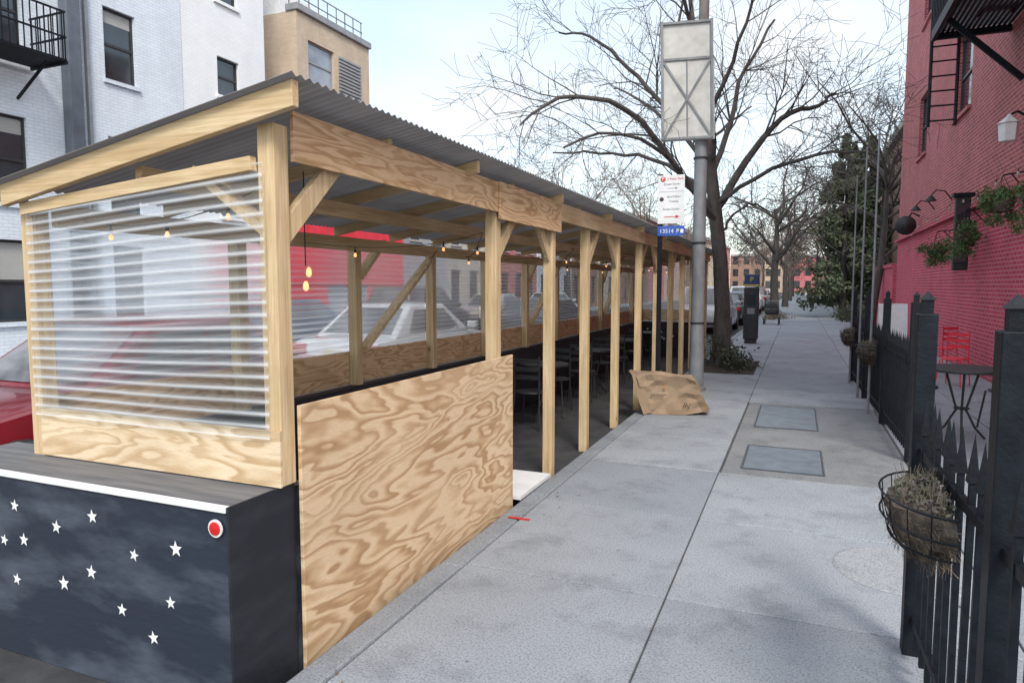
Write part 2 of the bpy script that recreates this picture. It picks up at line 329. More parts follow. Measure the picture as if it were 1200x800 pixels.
while y<240:
    mb.box(-15.2,-13.2,y+.006,y+1.5,-.2,0); mb.box(-13.19,-13.0,y+.006,y+1.5,-.25,.005); y+=1.506
structure(build(mb,'far_sidewalk',M['con'][0]))
mb=MB(); mb.lathe([(.0,.0075),(.345,.0073),(.36,.001)],(.60,4.42,0),32); structure(build(mb,'cement_patch',M['con_l'],at=(.60,4.42,0)))
for i,(a,b) in enumerate(((6.42,7.4),(8.42,9.95))):
    t=thing('utility_hatch',['nearer rectangular grey steel hatch set in the dark sidewalk patch','farther rectangular grey steel hatch set in the dark sidewalk patch'][i],'hatch',(-.08,(a+b)/2,0),'steel hatches in the sidewalk')
    f=MB(); e=.016
    for q in ((-.43,-.43+e,a,b),(.27-e,.27,a,b),(-.43+e,.27-e,a,a+e),(-.43+e,.27-e,b-e,b)): f.box(*q,-.05,.008)
    build(f,'frame',M['hatchf'],t)
    p=MB(); g=e+.003
    for k in range(4): p.box(-.43+g,.27-g,a+g+(b-a-2*g)*k/4+.002,a+g+(b-a-2*g)*(k+1)/4-.002,-.05,.005)
    build(p,'lid',M['hatch'],t)
mb=MB().box(-1.86,-1.70,4.38,4.41,.002,.005); tag(build(mb,'paint_mark',M['red'],at=(-1.8,4.4,0)),'short red paint mark across the kerb beside the plywood panel','paint mark')
mb=MB().box(-2.3,-1.95,4.85,5.55,-.02,.012); tag(build(mb,'floor_board',M['pale'],at=(-2.1,5.2,0)),'flat white board lying at the kerb just past the plywood panel','board')
r=random.Random(77)
def lf():
    u=r.random()
    if u<.45: return Vector((-1.78+abs(r.gauss(0,.1)),r.uniform(2,26),.008))
    if u<.75: return Vector((.95-abs(r.gauss(0,.18)),r.uniform(2,24),.008))
    return Vector((r.uniform(-1.7,1),r.uniform(8,30),.008))
mb=MB()
for k in range(330):
    p=lf(); a=r.uniform(0,6.28); q=r.uniform(.006,.018); e=Vector((math.cos(a),math.sin(a),r.uniform(-.1,.25)))*q; g=Vector((-math.sin(a),math.cos(a),r.uniform(-.1,.3)))*q*.5
    mb.add([p-e,p+g,p+e,p-g],[(0,1,2,3)])
o=build(mb,'leaf_litter',M['litter'],recalc=False); o['kind']='stuff'; tag(o,'scattered dry leaf scraps along the kerb and fence','leaves')
# ------------------------------------------------------------------ shelter
X0,X1,Y0,Y1=-3.6,-2.05,2.31,17.0
zr=lambda x:2.46+.168*(x+1.81)
sh=thing('dining_shelter','long pine and plywood outdoor dining shelter with clear corrugated walls in the parking lane','shelter',(-2.8,2.3,-.1))
FP=[2.31,4.56,5.78,6.9,8.2,9.5,10.8,12.1,13.4,14.7,16.0,16.95]; BP=[2.31+1.36*k for k in range(11)]+[16.95]
h=.0435
def post(x,y,z0,z1,j):
    q=[rng.uniform(-j,j) for _ in range(2)]; q2=[rng.uniform(-j,j) for _ in range(2)]
    return MB().add([(x-h+q[0],y-h+q[1],z0),(x+h+q[0],y-h+q[1],z0),(x+h+q[0],y+h+q[1],z0),(x-h+q[0],y+h+q[1],z0),(x-h+q2[0],y-h+q2[1],z1),(x+h+q2[0],y-h+q2[1],z1),(x+h+q2[0],y+h+q2[1],z1),(x-h+q2[0],y+h+q2[1],z1)],[(0,3,2,1),(4,5,6,7),(0,1,5,4),(1,2,6,5),(2,3,7,6),(3,0,4,7)])
for i,y in enumerate(FP): build(post(X1-.004,y,.79 if i==0 else -.1,zr(X1-h)-.092,.0 if i==0 else .003),'post',M['lz'],sh,bevel=.004)
for y in BP: build(post(X0,y,.775,zr(X0-h)-.092,.004),'post',M['lz'],sh,bevel=.004)
build(MB().box(-2.0045,-1.986,2.36,4.775,-.085,1.13),'side_panel',M['ply'],sh,bevel=.002,label='large plywood sheet with swirling grain facing the sidewalk')
build(MB().box(-2.004,-1.985,2.36,4.62,2.175,2.385),'header',M['ply_o'],sh,bevel=.002)
build(MB().box(-1.984,-1.966,4.5,5.86,2.125,2.388),'header',M['ply_o'],sh,bevel=.002)
build(MB().box(-2.004,-1.966,5.87,17.05,2.23,2.385),'header',M['ly'],sh,bevel=.003)
build(MB().box(X0-.019+.07,X0+.019+.07,2.36,16.9,1.95,2.06),'back_beam',M['ly'],sh,bevel=.003)
build(MB().box(-2.83,-2.79,2.28,17.0,zr(-2.81)-.19,zr(-2.81)-.095),'ridge_beam',M['ly'],sh)
ys=[2.205]+[3.15+.85*k for k in range(16)]+[17.05]
for i,y in enumerate(ys):
    a,b=-3.66,(-1.84 if i==0 or i==len(ys)-1 else (-1.90 if i%2==0 else -2.01)); d=.105 if i==0 else .075
    mb=MB(); mb.add([(x,yy,z) for yy in (y-.019,y+.019) for x,z in ((a,zr(a)-d),(b,zr(b)-d),(b,zr(b)-.002),(a,zr(a)-.002))],[(0,1,2,3),(7,6,5,4),(0,4,5,1),(1,5,6,2),(2,6,7,3),(3,7,4,0)])
    build(mb,'rafter',M['lx'],sh,bevel=.003)
build(MB().bar((-3.58,2.245,2.03),(-2.1,2.245,2.155),.04,.06),'top_rail',M['lx'],sh,bevel=.003)
for y in (2.31,4.56,6.9,9.5,12.1,14.7):
    build(MB().bar((X1,y+.03,1.86),(X1,y+.47,2.28),.038,.089),'brace',M['lz'],sh,bevel=.003)
for y in (5.78,8.2,10.8): build(MB().bar((X1,y-.03,1.9),(X1,y-.4,2.27),.038,.089),'brace',M['lz'],sh,bevel=.003)
for y in (BP[2],BP[5],BP[8]):
    build(MB().bar((X0+.065,y+.03,1.1),(X0+.065,y+1.33,2.0),.036,.089,(1,0,0)),'brace',M['lz'],sh)
    build(MB().bar((X0+.02,y+.03,1.72),(X0+.02,y+.42,2.06),.036,.089,(1,0,0)),'brace',M['lz'],sh)
build(MB().bar((X1-.03,2.31,1.88),(X1-.42,2.31,2.16),.038,.089,(0,1,0)),'brace',M['lz'],sh)
build(MB().box(-3.545,-2.0065,2.25,2.264,.79,1.035),'kick_board',M['ply_x'],sh,bevel=.002)
yy=2.36
while yy<16.9:
    e=min(yy+2.44,17.0); build(MB().box(X0-.062,X0-.046,yy,e-.004,.78,1.07),'kick_board',M['ply_o'],sh,bevel=.002); yy+=2.44
build(MB().box(-3.6,-2.1,17.0,17.015,.79,1.07),'kick_board',M['ply_x'],sh)
def corr(p00,p10,z0a,z1a,z0b,z1b,nrm,pitch=.046,amp=.006,sub=14,pw=8):
    # horizontal corrugation: sheet between p00 and p10 in plan, rib crests painted white as highlights, repeated up z
    nw=int((z1a-z0a)/pitch); n=nw*sub; mb=MB(); vs=[];fs=[]; p0=Vector(p00);p1=Vector(p10);nr=Vector(nrm); mb.rib=[]
    segs=6
    for i in range(n+1):
        cc=abs(math.cos(math.pi*i/sub)); o=amp*cc**3
        for k in range(segs+1):
            s=k/segs; p=p0.lerp(p1,s)+nr*(o+.003*math.sin(s*9+i*.02)); za=z0a+(z0b-z0a)*s; zb=z1a+(z1b-z1a)*s
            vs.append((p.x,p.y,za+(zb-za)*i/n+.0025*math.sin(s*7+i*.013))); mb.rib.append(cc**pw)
    W=segs+1
    for i in range(n):
        for k in range(segs): fs.append((i*W+k,i*W+k+1,(i+1)*W+k+1,(i+1)*W+k))
    return mb.add(vs,fs)
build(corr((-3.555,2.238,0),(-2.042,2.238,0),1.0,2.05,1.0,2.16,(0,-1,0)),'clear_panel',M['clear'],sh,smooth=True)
for a,b in zip(BP[:-1],BP[1:]):
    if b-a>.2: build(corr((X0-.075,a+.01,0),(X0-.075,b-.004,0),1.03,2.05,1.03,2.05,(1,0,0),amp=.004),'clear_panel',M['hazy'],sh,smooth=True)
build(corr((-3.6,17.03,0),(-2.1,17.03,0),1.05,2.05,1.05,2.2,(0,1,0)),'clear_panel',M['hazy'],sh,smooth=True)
mb=MB(); vs=[];fs=[]; n=int((17.15-2.15)/.052)*8
for i in range(n+1):
    y=2.15+(17.15-2.15)*i/n; o=.0065*(1+math.sin(2*math.pi*i/8))
    for x in (-3.70,-1.82): vs.append((x,y,zr(x)+o+.001))
for i in range(n): fs.append((2*i,2*i+1,2*i+3,2*i+2))
build(mb.add(vs,fs),'roof',M['roof'],sh,smooth=True)
# ------------------------------------------------------------------ barriers
def star(mb,c,r,ax,ay,rot,n):
    c=Vector(c);ax=Vector(ax);ay=Vector(ay); vs=[c]
    for k in range(10):
        a=rot+k*math.pi/5+math.pi/2; q=r if k%2==0 else r*.42; vs.append(c+ax*q*math.cos(a)+ay*q*math.sin(a))
    mb.add(vs,[(0,1+k,1+(k+1)%10) for k in range(10)])
bt=thing('street_barrier','black wooden end barrier painted with white stars and a red reflector, nearest the camera','barrier',(-3,2.2,-.1))
build(MB().box(-4.0,-2.036,1.98,2.40,-.1,.765),'body',M['blackwear'],bt,bevel=.004)
build(MB().box(-4.0,-2.03,2.0,2.405,.766,.783),'top_board',M['greytop'],bt,bevel=.003)
build(MB().box(-2.034,-2.024,1.972,2.355,-.1,.789),'end_panel',M['black'],bt,bevel=.002)
build(MB().box(-4.0,-2.036,1.968,1.998,.764,.787),'edge_trim',M['white'],bt,bevel=.003)
mb=MB()
for px,py in ((17,592),(66,617),(108,605),(5,632),(28,632),(157,650),(206,643),(20,678),(75,683),(107,670),(143,714),(200,706),(180,747),(-30,600),(-50,680)):
    d=ray(px,py); t=1.977/d.y; star(mb,(d.x*t,1.977,1.65+d.z*t),.032*rng.uniform(.88,1.15),(1,0,0),(0,0,1),rng.uniform(-.3,.3),0)
build(mb,'painted_stars',M['white'],bt,recalc=False)
mb=MB(); mb.lathe([(0,-.012),(.026,-.010),(.029,0)],(-2.085,1.968,.70),20,'y'); rf=build(mb,'reflector',M['red'],bt,smooth=True)
mb=MB(); mb.lathe([(.030,-.006),(.036,-.006),(.036,0)],(-2.085,1.969,.70),20,'y'); build(mb,'reflector_ring',M['pale'],rf)
bt=thing('street_barrier','long black wooden barrier with white stars along the street side of the shelter','barrier',(-3.8,9,-.1))
build(MB().box(-4.0,-3.55,2.41,16.98,-.1,.77),'body',M['black'],bt,bevel=.004)
mb=MB()
for k in range(46):
    star(mb,(-3.546,rng.uniform(4.5,16.8),rng.uniform(.05,.68)),.034,(0,1,0),(0,0,1),rng.uniform(0,1),0)
build(mb,'painted_stars',M['white'],bt,recalc=False)
bt=thing('street_barrier','black wooden barrier closing the far end of the shelter','barrier',(-3,17.2,-.1))
build(MB().box(-4.0,-2.1,17.04,17.45,-.1,.77),'body',M['black'],bt,bevel=.004)
mb=MB()
for k in range(9): star(mb,(rng.uniform(-3.5,-2.2),17.036,rng.uniform(.1,.68)),.034,(1,0,0),(0,0,1),rng.uniform(0,1),0)
build(mb,'painted_stars',M['white'],bt,recalc=False)
# ------------------------------------------------------------------ string lights in shelter
def string_light(pts,label,name='string_light',per=3,sag=.08,drop=.045,group=None,bm_=None,k_=.46):
    t=thing(name,label,'string lights',pts[0],group); wire=MB(); bulbs=[]
    for a,b in zip(pts[:-1],pts[1:]):
        a=Vector(a);b=Vector(b); seg=[]
        for k in range(9):
            s=k/8; p=a.lerp(b,s); p.z-=sag*4*s*(1-s); seg.append(p)
        wire.tube(seg,.003,4)
        for k in range(per):
            s=(k+.5)/per; p=a.lerp(b,s); p.z-=sag*4*s*(1-s); bulbs.append(p)
    build(wire,'wire',M['rubber'],t)
    for p in bulbs:
        s=build(MB().lathe([(.005,0),(.005,-drop*.5),(.009,-drop*.5),(.009,-drop)],p,6),'socket',M['rubber'],t)
        build(MB().lathe([(.012*k_,-drop),(.024*k_,-drop-.03*k_),(.027*k_,-drop-.045*k_),(.02*k_,-drop-.066*k_),(.004*k_,-drop-.074*k_)],p,10),'bulb',bm_ or M['bulb'],s,smooth=True)
    return t
string_light([(-3.5,2.5,1.99),(-2.3,2.5,2.1)],'warm bulb string at the near end of the shelter behind the clear end wall',per=3)
pts=[]
for k in range(10): pts.append((-3.45 if k%2==0 else -2.6, 4.2+1.35*k, 1.98 if k%2==0 else 2.12))
string_light(pts,'warm bulb string zigzagging under the shelter roof to its far end',per=2)
t=thing('pendant_light','two warm bulbs hanging on a cord just inside the open first bay','lamp',(-2.3,2.8,2.2))
build(MB().tube([(-2.3,2.8,2.22),(-2.3,2.8,1.75)],.003,4),'cord',M['rubber'],t)
for z in (1.72,1.65): build(MB().lathe([(.006,.024),(.012,.012),(.015,-.006),(.011,-.02),(.003,-.026)],(-2.3+.02*(z>1.7),2.8,z),12),'bulb',M['bulb'],t,smooth=True)
# ------------------------------------------------------------------ cafe furniture
def cafe_table(label,group,hgt=.74,r=.32):
    t=thing('cafe_table',label,'table',(0,0,0),group)
    build(MB().lathe([(0,hgt-.03),(r,hgt-.03),(r+.006,hgt-.015),(r,hgt),(0,hgt)],(0,0,0),28),'tabletop',M['darkmetal'],t,smooth=True)
    for k in range(3):
        a=k*2.094+.4; c,s=math.cos(a),math.sin(a)
        build(MB().tube([(c*.18,s*.18,hgt-.03),(c*.10,s*.10,hgt*.62),(c*.05,s*.05,hgt*.42),(c*.16,s*.16,hgt*.16),(c*.27,s*.27,.01)],.012,6),'leg',M['darkmetal'],t,smooth=True)
    build(MB().lathe([(.07,hgt*.43),(.08,hgt*.44),(.07,hgt*.45)],(0,0,0),14),'brace_ring',M['darkmetal'],t)
    return t
def cafe_chair(label,group,seatmat,framemat):
    t=thing('cafe_chair',label,'chair',(0,0,0),group)
    build(MB().lathe([(0,.44),(.19,.44),(.2,.45),(.19,.465),(0,.468)],(0,0,0),18),'seat',seatmat,t,smooth=True)
    for sx in (-1,1):
        build(MB().tube([(sx*.15,.15,.44),(sx*.19,.2,0)],.011,6),'leg',framemat,t)
        build(MB().tube([(sx*.16,-.15,.9),(sx*.16,-.15,.45),(sx*.18,-.2,0)],.011,6),'leg',framemat,t)
    mb=MB()
    for z in (.62,.72,.82): mb.box(-.15,.15,-.158,-.142,z,z+.05)
    build(mb,'backrest',seatmat,t); return t
ct=cafe_table('dark round cafe table nearest the opening inside the shelter','cafe tables inside the shelter'); ct.location=(-3.05,8.4,-.1)
for loc,l in (((-3.0,10.6,-.1),'dark round cafe table, second inside the shelter'),((-3.05,12.8,-.1),'dark round cafe table, third inside the shelter'),((-3.0,15.0,-.1),'dark round cafe table at the far end inside the shelter')): dup(ct,loc,.5,l)
cc=cafe_chair('dark metal chair before the nearest shelter table','chairs inside the shelter',M['darkmetal'],M['darkmetal']); cc.location=(-3.0,7.8,-.1)
for loc,rz,l in (((-3.1,9.0,-.1),3.1,'dark metal chair behind the nearest shelter table'),((-3.0,10.0,-.1),.1,'dark metal chair before the second shelter table'),((-3.05,11.2,-.1),3.2,'dark metal chair behind the second shelter table'),((-3.0,12.2,-.1),0,'dark metal chair before the third shelter table'),((-3.0,13.4,-.1),3.1,'dark metal chair behind the third shelter table')): dup(cc,loc,rz,l)
# patio furniture
ct2=cafe_table('tall dark round bistro table on the patio behind the iron fence','patio tables',.78,.40); ct2.location=(1.66,8.55,0)
t=thing('stool','low dark metal stool beside the patio bistro table','stool',(1.32,8.9,0))
build(MB().lathe([(0,.5),(.17,.5),(.18,.515),(.17,.53),(0,.53)],(1.32,8.9,0),20),'seat',M['darkmetal'],t,smooth=True)
for k in range(4):
    a=k*1.571+.78; build(MB().tube([(1.32+.12*math.cos(a),8.9+.12*math.sin(a),.5),(1.32+.19*math.cos(a),8.9+.19*math.sin(a),0)],.011,6),'leg',M['darkmetal'],t)
rc=cafe_chair('red patio chair beside the red wall, farther of the two','red patio chairs',M['redshop'],M['redshop']); rc.location=(2.62,15.3,0); rc.rotation_euler=(0,0,.6)
dup(rc,(2.42,13.2,0),2.6,'red patio chair nearer the camera, in front of the other red chair')
pc=dup(cc,(2.25,9.3,0),2.0,'dark metal chair at the right side of the patio bistro table'); pc['group']='patio chairs'
t=thing('sandwich_board','white sandwich board standing behind the far iron fence','sign',(1.85,15.4,0))
for s in (-1,1): build(MB().add([(1.5,15.4+s*.3,.0),(2.0,15.4+s*.3,.0),(2.0,15.4+s*.03,1.3),(1.5,15.4+s*.03,1.3),(1.5,15.42+s*.3,.0),(2.0,15.42+s*.3,.0),(2.0,15.42+s*.03,1.3),(1.5,15.42+s*.03,1.3)],[(0,1,2,3),(4,5,6,7),(0,1,5,4),(1,2,6,5),(2,3,7,6),(3,0,4,7)]),'board',M['white'],t)
# ------------------------------------------------------------------ fences
def fence(label,x0,y0,x1,y1,posts,group='black iron fences',ph=1.5,sp=.125,skip=None):
    t=thing('iron_fence',label,'fence',(x0,y0,0),group); a=Vector((x0,y0,0));b=Vector((x1,y1,0)); Ln=(b-a).length; d=(b-a)/Ln
    for z in (.17,.93): build(MB().bar(a+Vector((0,0,z)),b+Vector((0,0,z)),.024,.034),'rail',M['iron'],t)
    n=int(Ln/sp); first=None
    for i in range(n):
        p=a+d*(Ln*(i+.5)/n)
        if any(abs((p-a).length-q)<.08 for q in posts): continue
        if first is None:
            mb=MB(); x,y=p.x,p.y; r=.0105
            mb.box(x-r,x+r,y-r,y+r,.06,1.02); mb.add([(x-r*1.7,y-r*1.7,1.02),(x+r*1.7,y-r*1.7,1.02),(x+r*1.7,y+r*1.7,1.02),(x-r*1.7,y+r*1.7,1.02),(x-r,y-r,1.08),(x+r,y-r,1.08),(x+r,y+r,1.08),(x-r,y+r,1.08),(x,y,1.18)],[(0,3,2,1),(0,1,5,4),(1,2,6,5),(2,3,7,6),(3,0,4,7),(4,5,8),(5,6,8),(6,7,8),(7,4,8)])
            first=build(mb,'picket',M['iron'],t); fp=p
        else:
            c=first.copy(); col.objects.link(c); c.location=p-fp; c.rotation_euler=(rng.uniform(-.006,.006),rng.uniform(-.006,.006),0)
    for q in posts:
        p=a+d*q; r=.039; mb=MB(); x,y=p.x,p.y
        mb.box(x-r,x+r,y-r,y+r,0,ph)
        po=build(mb,'post',M['iron'],t,bevel=.004)
        g=.022; mb=MB().box(x-g,x+g,y-g,y+g,ph,ph+.06)
        g=.03; mb.add([(x-g,y-g,ph+.06),(x+g,y-g,ph+.06),(x+g,y+g,ph+.06),(x-g,y+g,ph+.06),(x,y,ph+.10)],[(0,3,2,1),(0,1,4),(1,2,4),(2,3,4),(3,0,4)])
        build(mb,'finial',M['iron'],po)
    return t
fence('near black iron picket fence with square posts at the right edge of the picture',.57,.5,.52,3.5,[.35,1.70,2.93],ph=1.53)
fence('farther black iron picket fence along the patio edge',1.02,7.3,.92,13.2,[.0,1.9,3.9,5.9])
for i,(x,y,ht) in enumerate(((.86,12.9,3.45),(.86,11.2,3.6),(.89,9.9,3.6))):
    t=thing('light_pole',['slim grey pole rising above the fence, farthest and leftmost of three','slim grey pole rising above the fence, middle of three','slim grey pole rising above the fence, nearest and rightmost of three'][i],'pole',(x,y,0),'slim poles along the fence')
    build(MB().tube([(x,y,0),(x,y,ht)],[.017,.011],8),'shaft',M['steel'],t,smooth=True); build(MB().lathe([(0,0),(.02,.01),(.02,.03),(0,.045)],(x,y,ht),10),'cap',M['steel'],t)
# planter baskets
def basket(label,loc,s=1,rotz=0):
    t=thing('planter_basket',label,'planter',(0,0,0),'coir planter baskets on the fence'); r=random.Random(int(loc[1]*10))
    mb=MB(); vs=[];fs=[]; nu,nv=14,8; DX,DY,DZ=.19,.31,.20
    for j in range(nv+1):
        f=j/nv; ph=f*1.45
        for i in range(nu+1):
            a=math.pi/2+math.pi*i/nu; rr=math.cos(ph)**.6; k=1+.10*r.uniform(-1,1)
            vs.append((DX*rr*math.cos(a)*k,DY*rr*math.sin(a)*k,-DZ*math.sin(ph)*k))
    for j in range(nv):
        for i in range(nu): fs.append((j*(nu+1)+i,j*(nu+1)+i+1,(j+1)*(nu+1)+i+1,(j+1)*(nu+1)+i))
    fs.append(tuple(range(nu+1)))
    for j in range(nv): fs.append((j*(nu+1),(j+1)*(nu+1),(j+1)*(nu+1)+nu,j*(nu+1)+nu))
    mb.add(vs,fs); build(mb,'coir_liner',M['coir'],t,smooth=True)
    mb=MB()
    def fn():
        a=r.uniform(1.57,4.71); ph=r.uniform(0,1.3); c=math.cos(ph)**.6; return Vector((DX*1.03*c*math.cos(a),DY*1.03*c*math.sin(a),-DZ*1.03*math.sin(ph)))
    for k in range(1200):
        p=fn(); q=Vector((r.gauss(0,.016),r.gauss(0,.02),r.gauss(-.015,.022))); mb.add([p,p+q,p+q*1.02+Vector((.002,.003,.001))],[(0,1,2)])
    build(mb,'coir_fibre',M['dry'],t,recalc=False)
    mb=MB(); A=[math.pi/2+math.pi*k/14 for k in range(15)]
    for z,q in ((.03,1.08),(-.06,1.06),(-.14,.9)): mb.tube([((DX+.01)*q*math.cos(a),(DY+.01)*q*math.sin(a),z) for a in A],.0045,5)
    for k in range(1,8):
        a=math.pi/2+math.pi*k/8; mb.tube([((DX+.02)*math.cos(p)**.6*math.cos(a),(DY+.02)*math.cos(p)**.6*math.sin(a),.03-(DZ+.05)*math.sin(p)) for p in (0,.3,.6,.9,1.2,1.45)],.003,4)
    mb.tube([(0,-DY-.02,.03),(0,DY+.02,.03)],.0045,5); build(mb,'wire_frame',M['iron'],t)
    def fn2():
        a=r.uniform(1.57,4.71); q=math.sqrt(r.random()); return Vector((.16*q*math.cos(a),.28*q*math.sin(a),r.uniform(-.02,.09)*(1.1-q*.6)))
    build(MB().leaves(r,1300,.010,fn2),'plants',M['heather'],t,recalc=False)
    mb=MB()
    for k in range(110):
        p=fn2(); p.z=0; mb.tube([p,p+Vector((r.uniform(-.04,.04),r.uniform(-.05,.05),r.uniform(.03,.11)))],.0015,3)
    build(mb,'dry_stems',M['dry'],t)
    t.location=loc; t.scale=(s,s,s); t.rotation_euler=(0,0,rotz); return t
basket('large coir planter basket with dry heather hung on the near fence',(.505,2.84,.87),.92)
basket('coir planter basket hung midway on the farther fence',(.93,9.9,.86),1.0)
basket('coir planter basket hung at the far end of the farther fence',(.89,12.8,.86),1.0)
# ------------------------------------------------------------------ pole with sign back, parking sign, meter, bag
px_,py_=-1.45,11.07
t=thing('utility_pole','thick galvanised steel pole at the kerb carrying a large sign seen from behind','pole',(px_,py_,0))
build(MB().lathe([(.155,0),(.155,.05),(.118,.07),(.108,.9),(.102,1.0),(.097,3.9)],(px_,py_,0),20),'shaft',M['steel'],t,smooth=True)
build(MB().lathe([(.08,3.902),(.075,6.5),(.065,9)],(px_,py_,0),16),'upper_shaft',M['oldpole'],t,smooth=True)
for z in (1.05,2.3,3.6): build(MB().lathe([(.102,0),(.112,.005),(.112,.03),(.102,.035)],(px_,py_,z),20),'band',M['darkmetal'],t)
t=thing('road_sign','large pale grey sign back with cross bracing mounted high on the steel pole','sign',(px_,py_,4))
c=Vector((px_-.20,py_-.19,4.76)); rot=Matrix.Rotation(R(14),3,'Z')@Matrix.Rotation(R(-1.5),3,'Y'); SS=.94
def sb(mb,x0,x1,y0,y1,z0,z1):
    n0=len(mb.v); mb.box(x0,x1,y0,y1,z0,z1)
    for i in range(n0,len(mb.v)): mb.v[i]=tuple(c+rot@(Vector(mb.v[i])*SS))
def sbar(mb,a,b,wd,hh): mb.bar(c+rot@(Vector(a)*SS),c+rot@(Vector(b)*SS),wd,hh,rot@Vector((0,1,0)))
mb=MB(); sb(mb,-.42,.40,-.02,.02,.34,.93); build(mb,'panel',M['alu'],t,bevel=.004)
mb=MB(); sb(mb,-.42,.42,-.035,.02,-.95,.32); build(mb,'panel',M['alu'],t,bevel=.004)
mb=MB()
for x in (-.40,.38): sb(mb,x-.02,x+.02,-.07,-.036,-.93,.93)
for z in (-.92,.33,.9): sb(mb,-.38,.36,-.06,-.036,z-.02,z+.02)
sb(mb,-.02,.0,-.05,-.036,-.9,.31)
build(mb,'frame',M['steel'],t,bevel=.003)
for a,b in (((-.38,-.052,.3),(.36,-.052,-.9)),((-.38,-.058,-.9),(.36,-.058,.3))):
    mb=MB(); sbar(mb,a,b,.03,.012); build(mb,'cross_brace',M['steel'],t)
mb=MB()
for z in (-.5,.1,.6): sb(mb,.02,.36,.02,.09,z-.03,z+.03)
build(mb,'bracket',M['darkmetal'],t)
x,y=-1.72,9.25
t=thing('parking_sign','parking regulation sign on a dark post beside the shelter with red lettering and arrows','sign',(x,y,0))
build(MB().box(x-.03,x+.03,y-.02,y+.02,0,3.12),'post',M['iron'],t,bevel=.003)
s=build(MB().box(x-.03,x+.315,y-.032,y-.026,2.47,3.10),'sign_plate',M['signw'],t,bevel=.002)
ys_=y-.034; cx=x+.145
build(MB().lathe([(0,-.001),(.034,-.001),(.034,0)],(x+.035,ys_,3.05),20,'y'),'parking_roundel',M['signred'],s)
text('P',.058,M['white'],s,(x+.035,ys_-.003,3.05))
text('2 Hour Park',.042,M['signred'],s,(cx+.05,ys_,3.05)); text('Except Sunday',.037,M['signgrey'],s,(cx+.01,ys_,2.985))
mb=MB().box(cx-.06,cx+.05,ys_-.001,ys_,2.928,2.933); mb.add([(cx+.05,ys_-.001,2.915),(cx+.085,ys_-.001,2.93),(cx+.05,ys_-.001,2.945)],[(0,1,2)]); build(mb,'arrow',M['signgrey'],s)
build(MB().box(x-.015,x+.305,ys_-.001,ys_,2.885,2.888),'rule_line',M['signgrey'],s)
text('8am-9:30am',.036,M['signgrey'],s,(cx+.035,ys_,2.82)); text('Tuesday',.038,M['signgrey'],s,(cx+.035,ys_,2.76)); text('Except Sunday',.037,M['signgrey'],s,(cx,ys_,2.66))
build(MB().lathe([(0,-.001),(.028,-.001),(.028,0)],(x+.02,ys_,2.79),16,'y'),'symbol',M['bagd'],s)
mb=MB().box(cx-.09,cx+.06,ys_-.001,ys_,2.555,2.563); mb.add([(cx+.06,ys_-.001,2.535),(cx+.11,ys_-.001,2.559),(cx+.06,ys_-.001,2.583)],[(0,1,2)]); build(mb,'arrow',M['signred'],s)
s2=build(MB().box(x-.03,x+.325,y-.032,y-.026,2.31,2.44),'zone_plate',M['blue'],t,bevel=.002)
text('13514',.075,M['white'],s2,(x+.09,ys_,2.37)); text('P',.075,M['white'],s2,(x+.235,ys_,2.37))
build(MB().box(x+.27,x+.31,ys_-.001,ys_,2.345,2.395),'symbol',M['white'],s2)
# muni meter
x,y=-1.22,20.8
t=thing('parking_meter','dark parking payment kiosk with a small yellow P on top, at the kerb','parking meter',(x,y,0))
build(MB().box(x-.16,x+.16,y-.14,y+.14,0,.12),'base',M['darkmetal'],t,bevel=.01)
mbd=build(MB().box(x-.2,x+.2,y-.16,y+.16,.12,1.62),'body',M['darkmetal'],t,bevel=.03)
build(MB().box(x-.12,x+.12,y-.17,y-.162,1.1,1.4),'screen',M['glass'],mbd)
build(MB().box(x-.1,x+.1,y-.17,y-.162,.85,1.02),'slot_plate',M['steel'],mbd)
hd=build(MB().box(x-.2,x+.2,y-.12,y+.12,1.63,1.98),'head',M['navy'],t,bevel=.02)
build(MB().box(x-.2,x+.2,y-.125,y-.121,1.65,1.69),'stripe',M['yellow'],hd)
text('P',.2,M['yellow'],hd,(x,y-.123,1.83))
# paper bag
cx,cy=-1.48,8.95; mb=MB(); bm=bmesh.new(); bmesh.ops.create_cube(bm,size=1); bmesh.ops.subdivide_edges(bm,edges=bm.edges,cuts=6,use_grid_fill=True)
rb_=random.Random(8)
for v in bm.verts:
    p=v.co.copy(); r2=max(abs(p.x),abs(p.z))*2
    q=Vector((p.x*.74,p.y*.40,p.z*.52*(1-.22*max(0,p.x*2))))
    q.x+=-.20*p.z
    if p.y<-.35: q.y+=.07*(1-min(1,r2))          # sunken front face
    q+=Vector((rb_.uniform(-.017,.017),rb_.uniform(-.022,.022),rb_.uniform(-.016,.016)))+mnoise.noise_vector(q*3.1)*.02
    v.co=q
bmesh.ops.triangulate(bm,faces=bm.faces)
for v in bm.verts: v.co.z=max(v.co.z,-.25)
BM=Matrix.Translation((cx,cy,.257))@Matrix.Rotation(R(14),4,'Z')
bm.transform(BM); bm.verts.index_update()
mb.add([v.co for v in bm.verts],[[v.index for v in f.verts] for f in bm.faces])
front=[v.co.copy() for v in bm.verts if v.co.y<cy-.08]; bm.free()
vs=[];fs=[]
ring=[(-.32,-.20,-.24),(-.31,.0,-.245),(-.32,.20,-.24),(-.38,.21,.0),(-.47,.2,.25),(-.48,0,.27),(-.47,-.2,.26),(-.38,-.21,.0)]
for k,(a_,b_,c_) in enumerate(ring):
    vs.append(BM@Vector((a_+.06,b_*.96,c_*.95))); vs.append(BM@Vector((a_-.045-.03*(k%2),b_*1.05+.015*(k%3-1),max(c_*1.04+.015*((k*5)%3-1),-.252))))
for k in range(8): j=(k+1)%8; fs.append((2*k,2*j,2*j+1,2*k+1))
fl=MB().add(vs,fs)
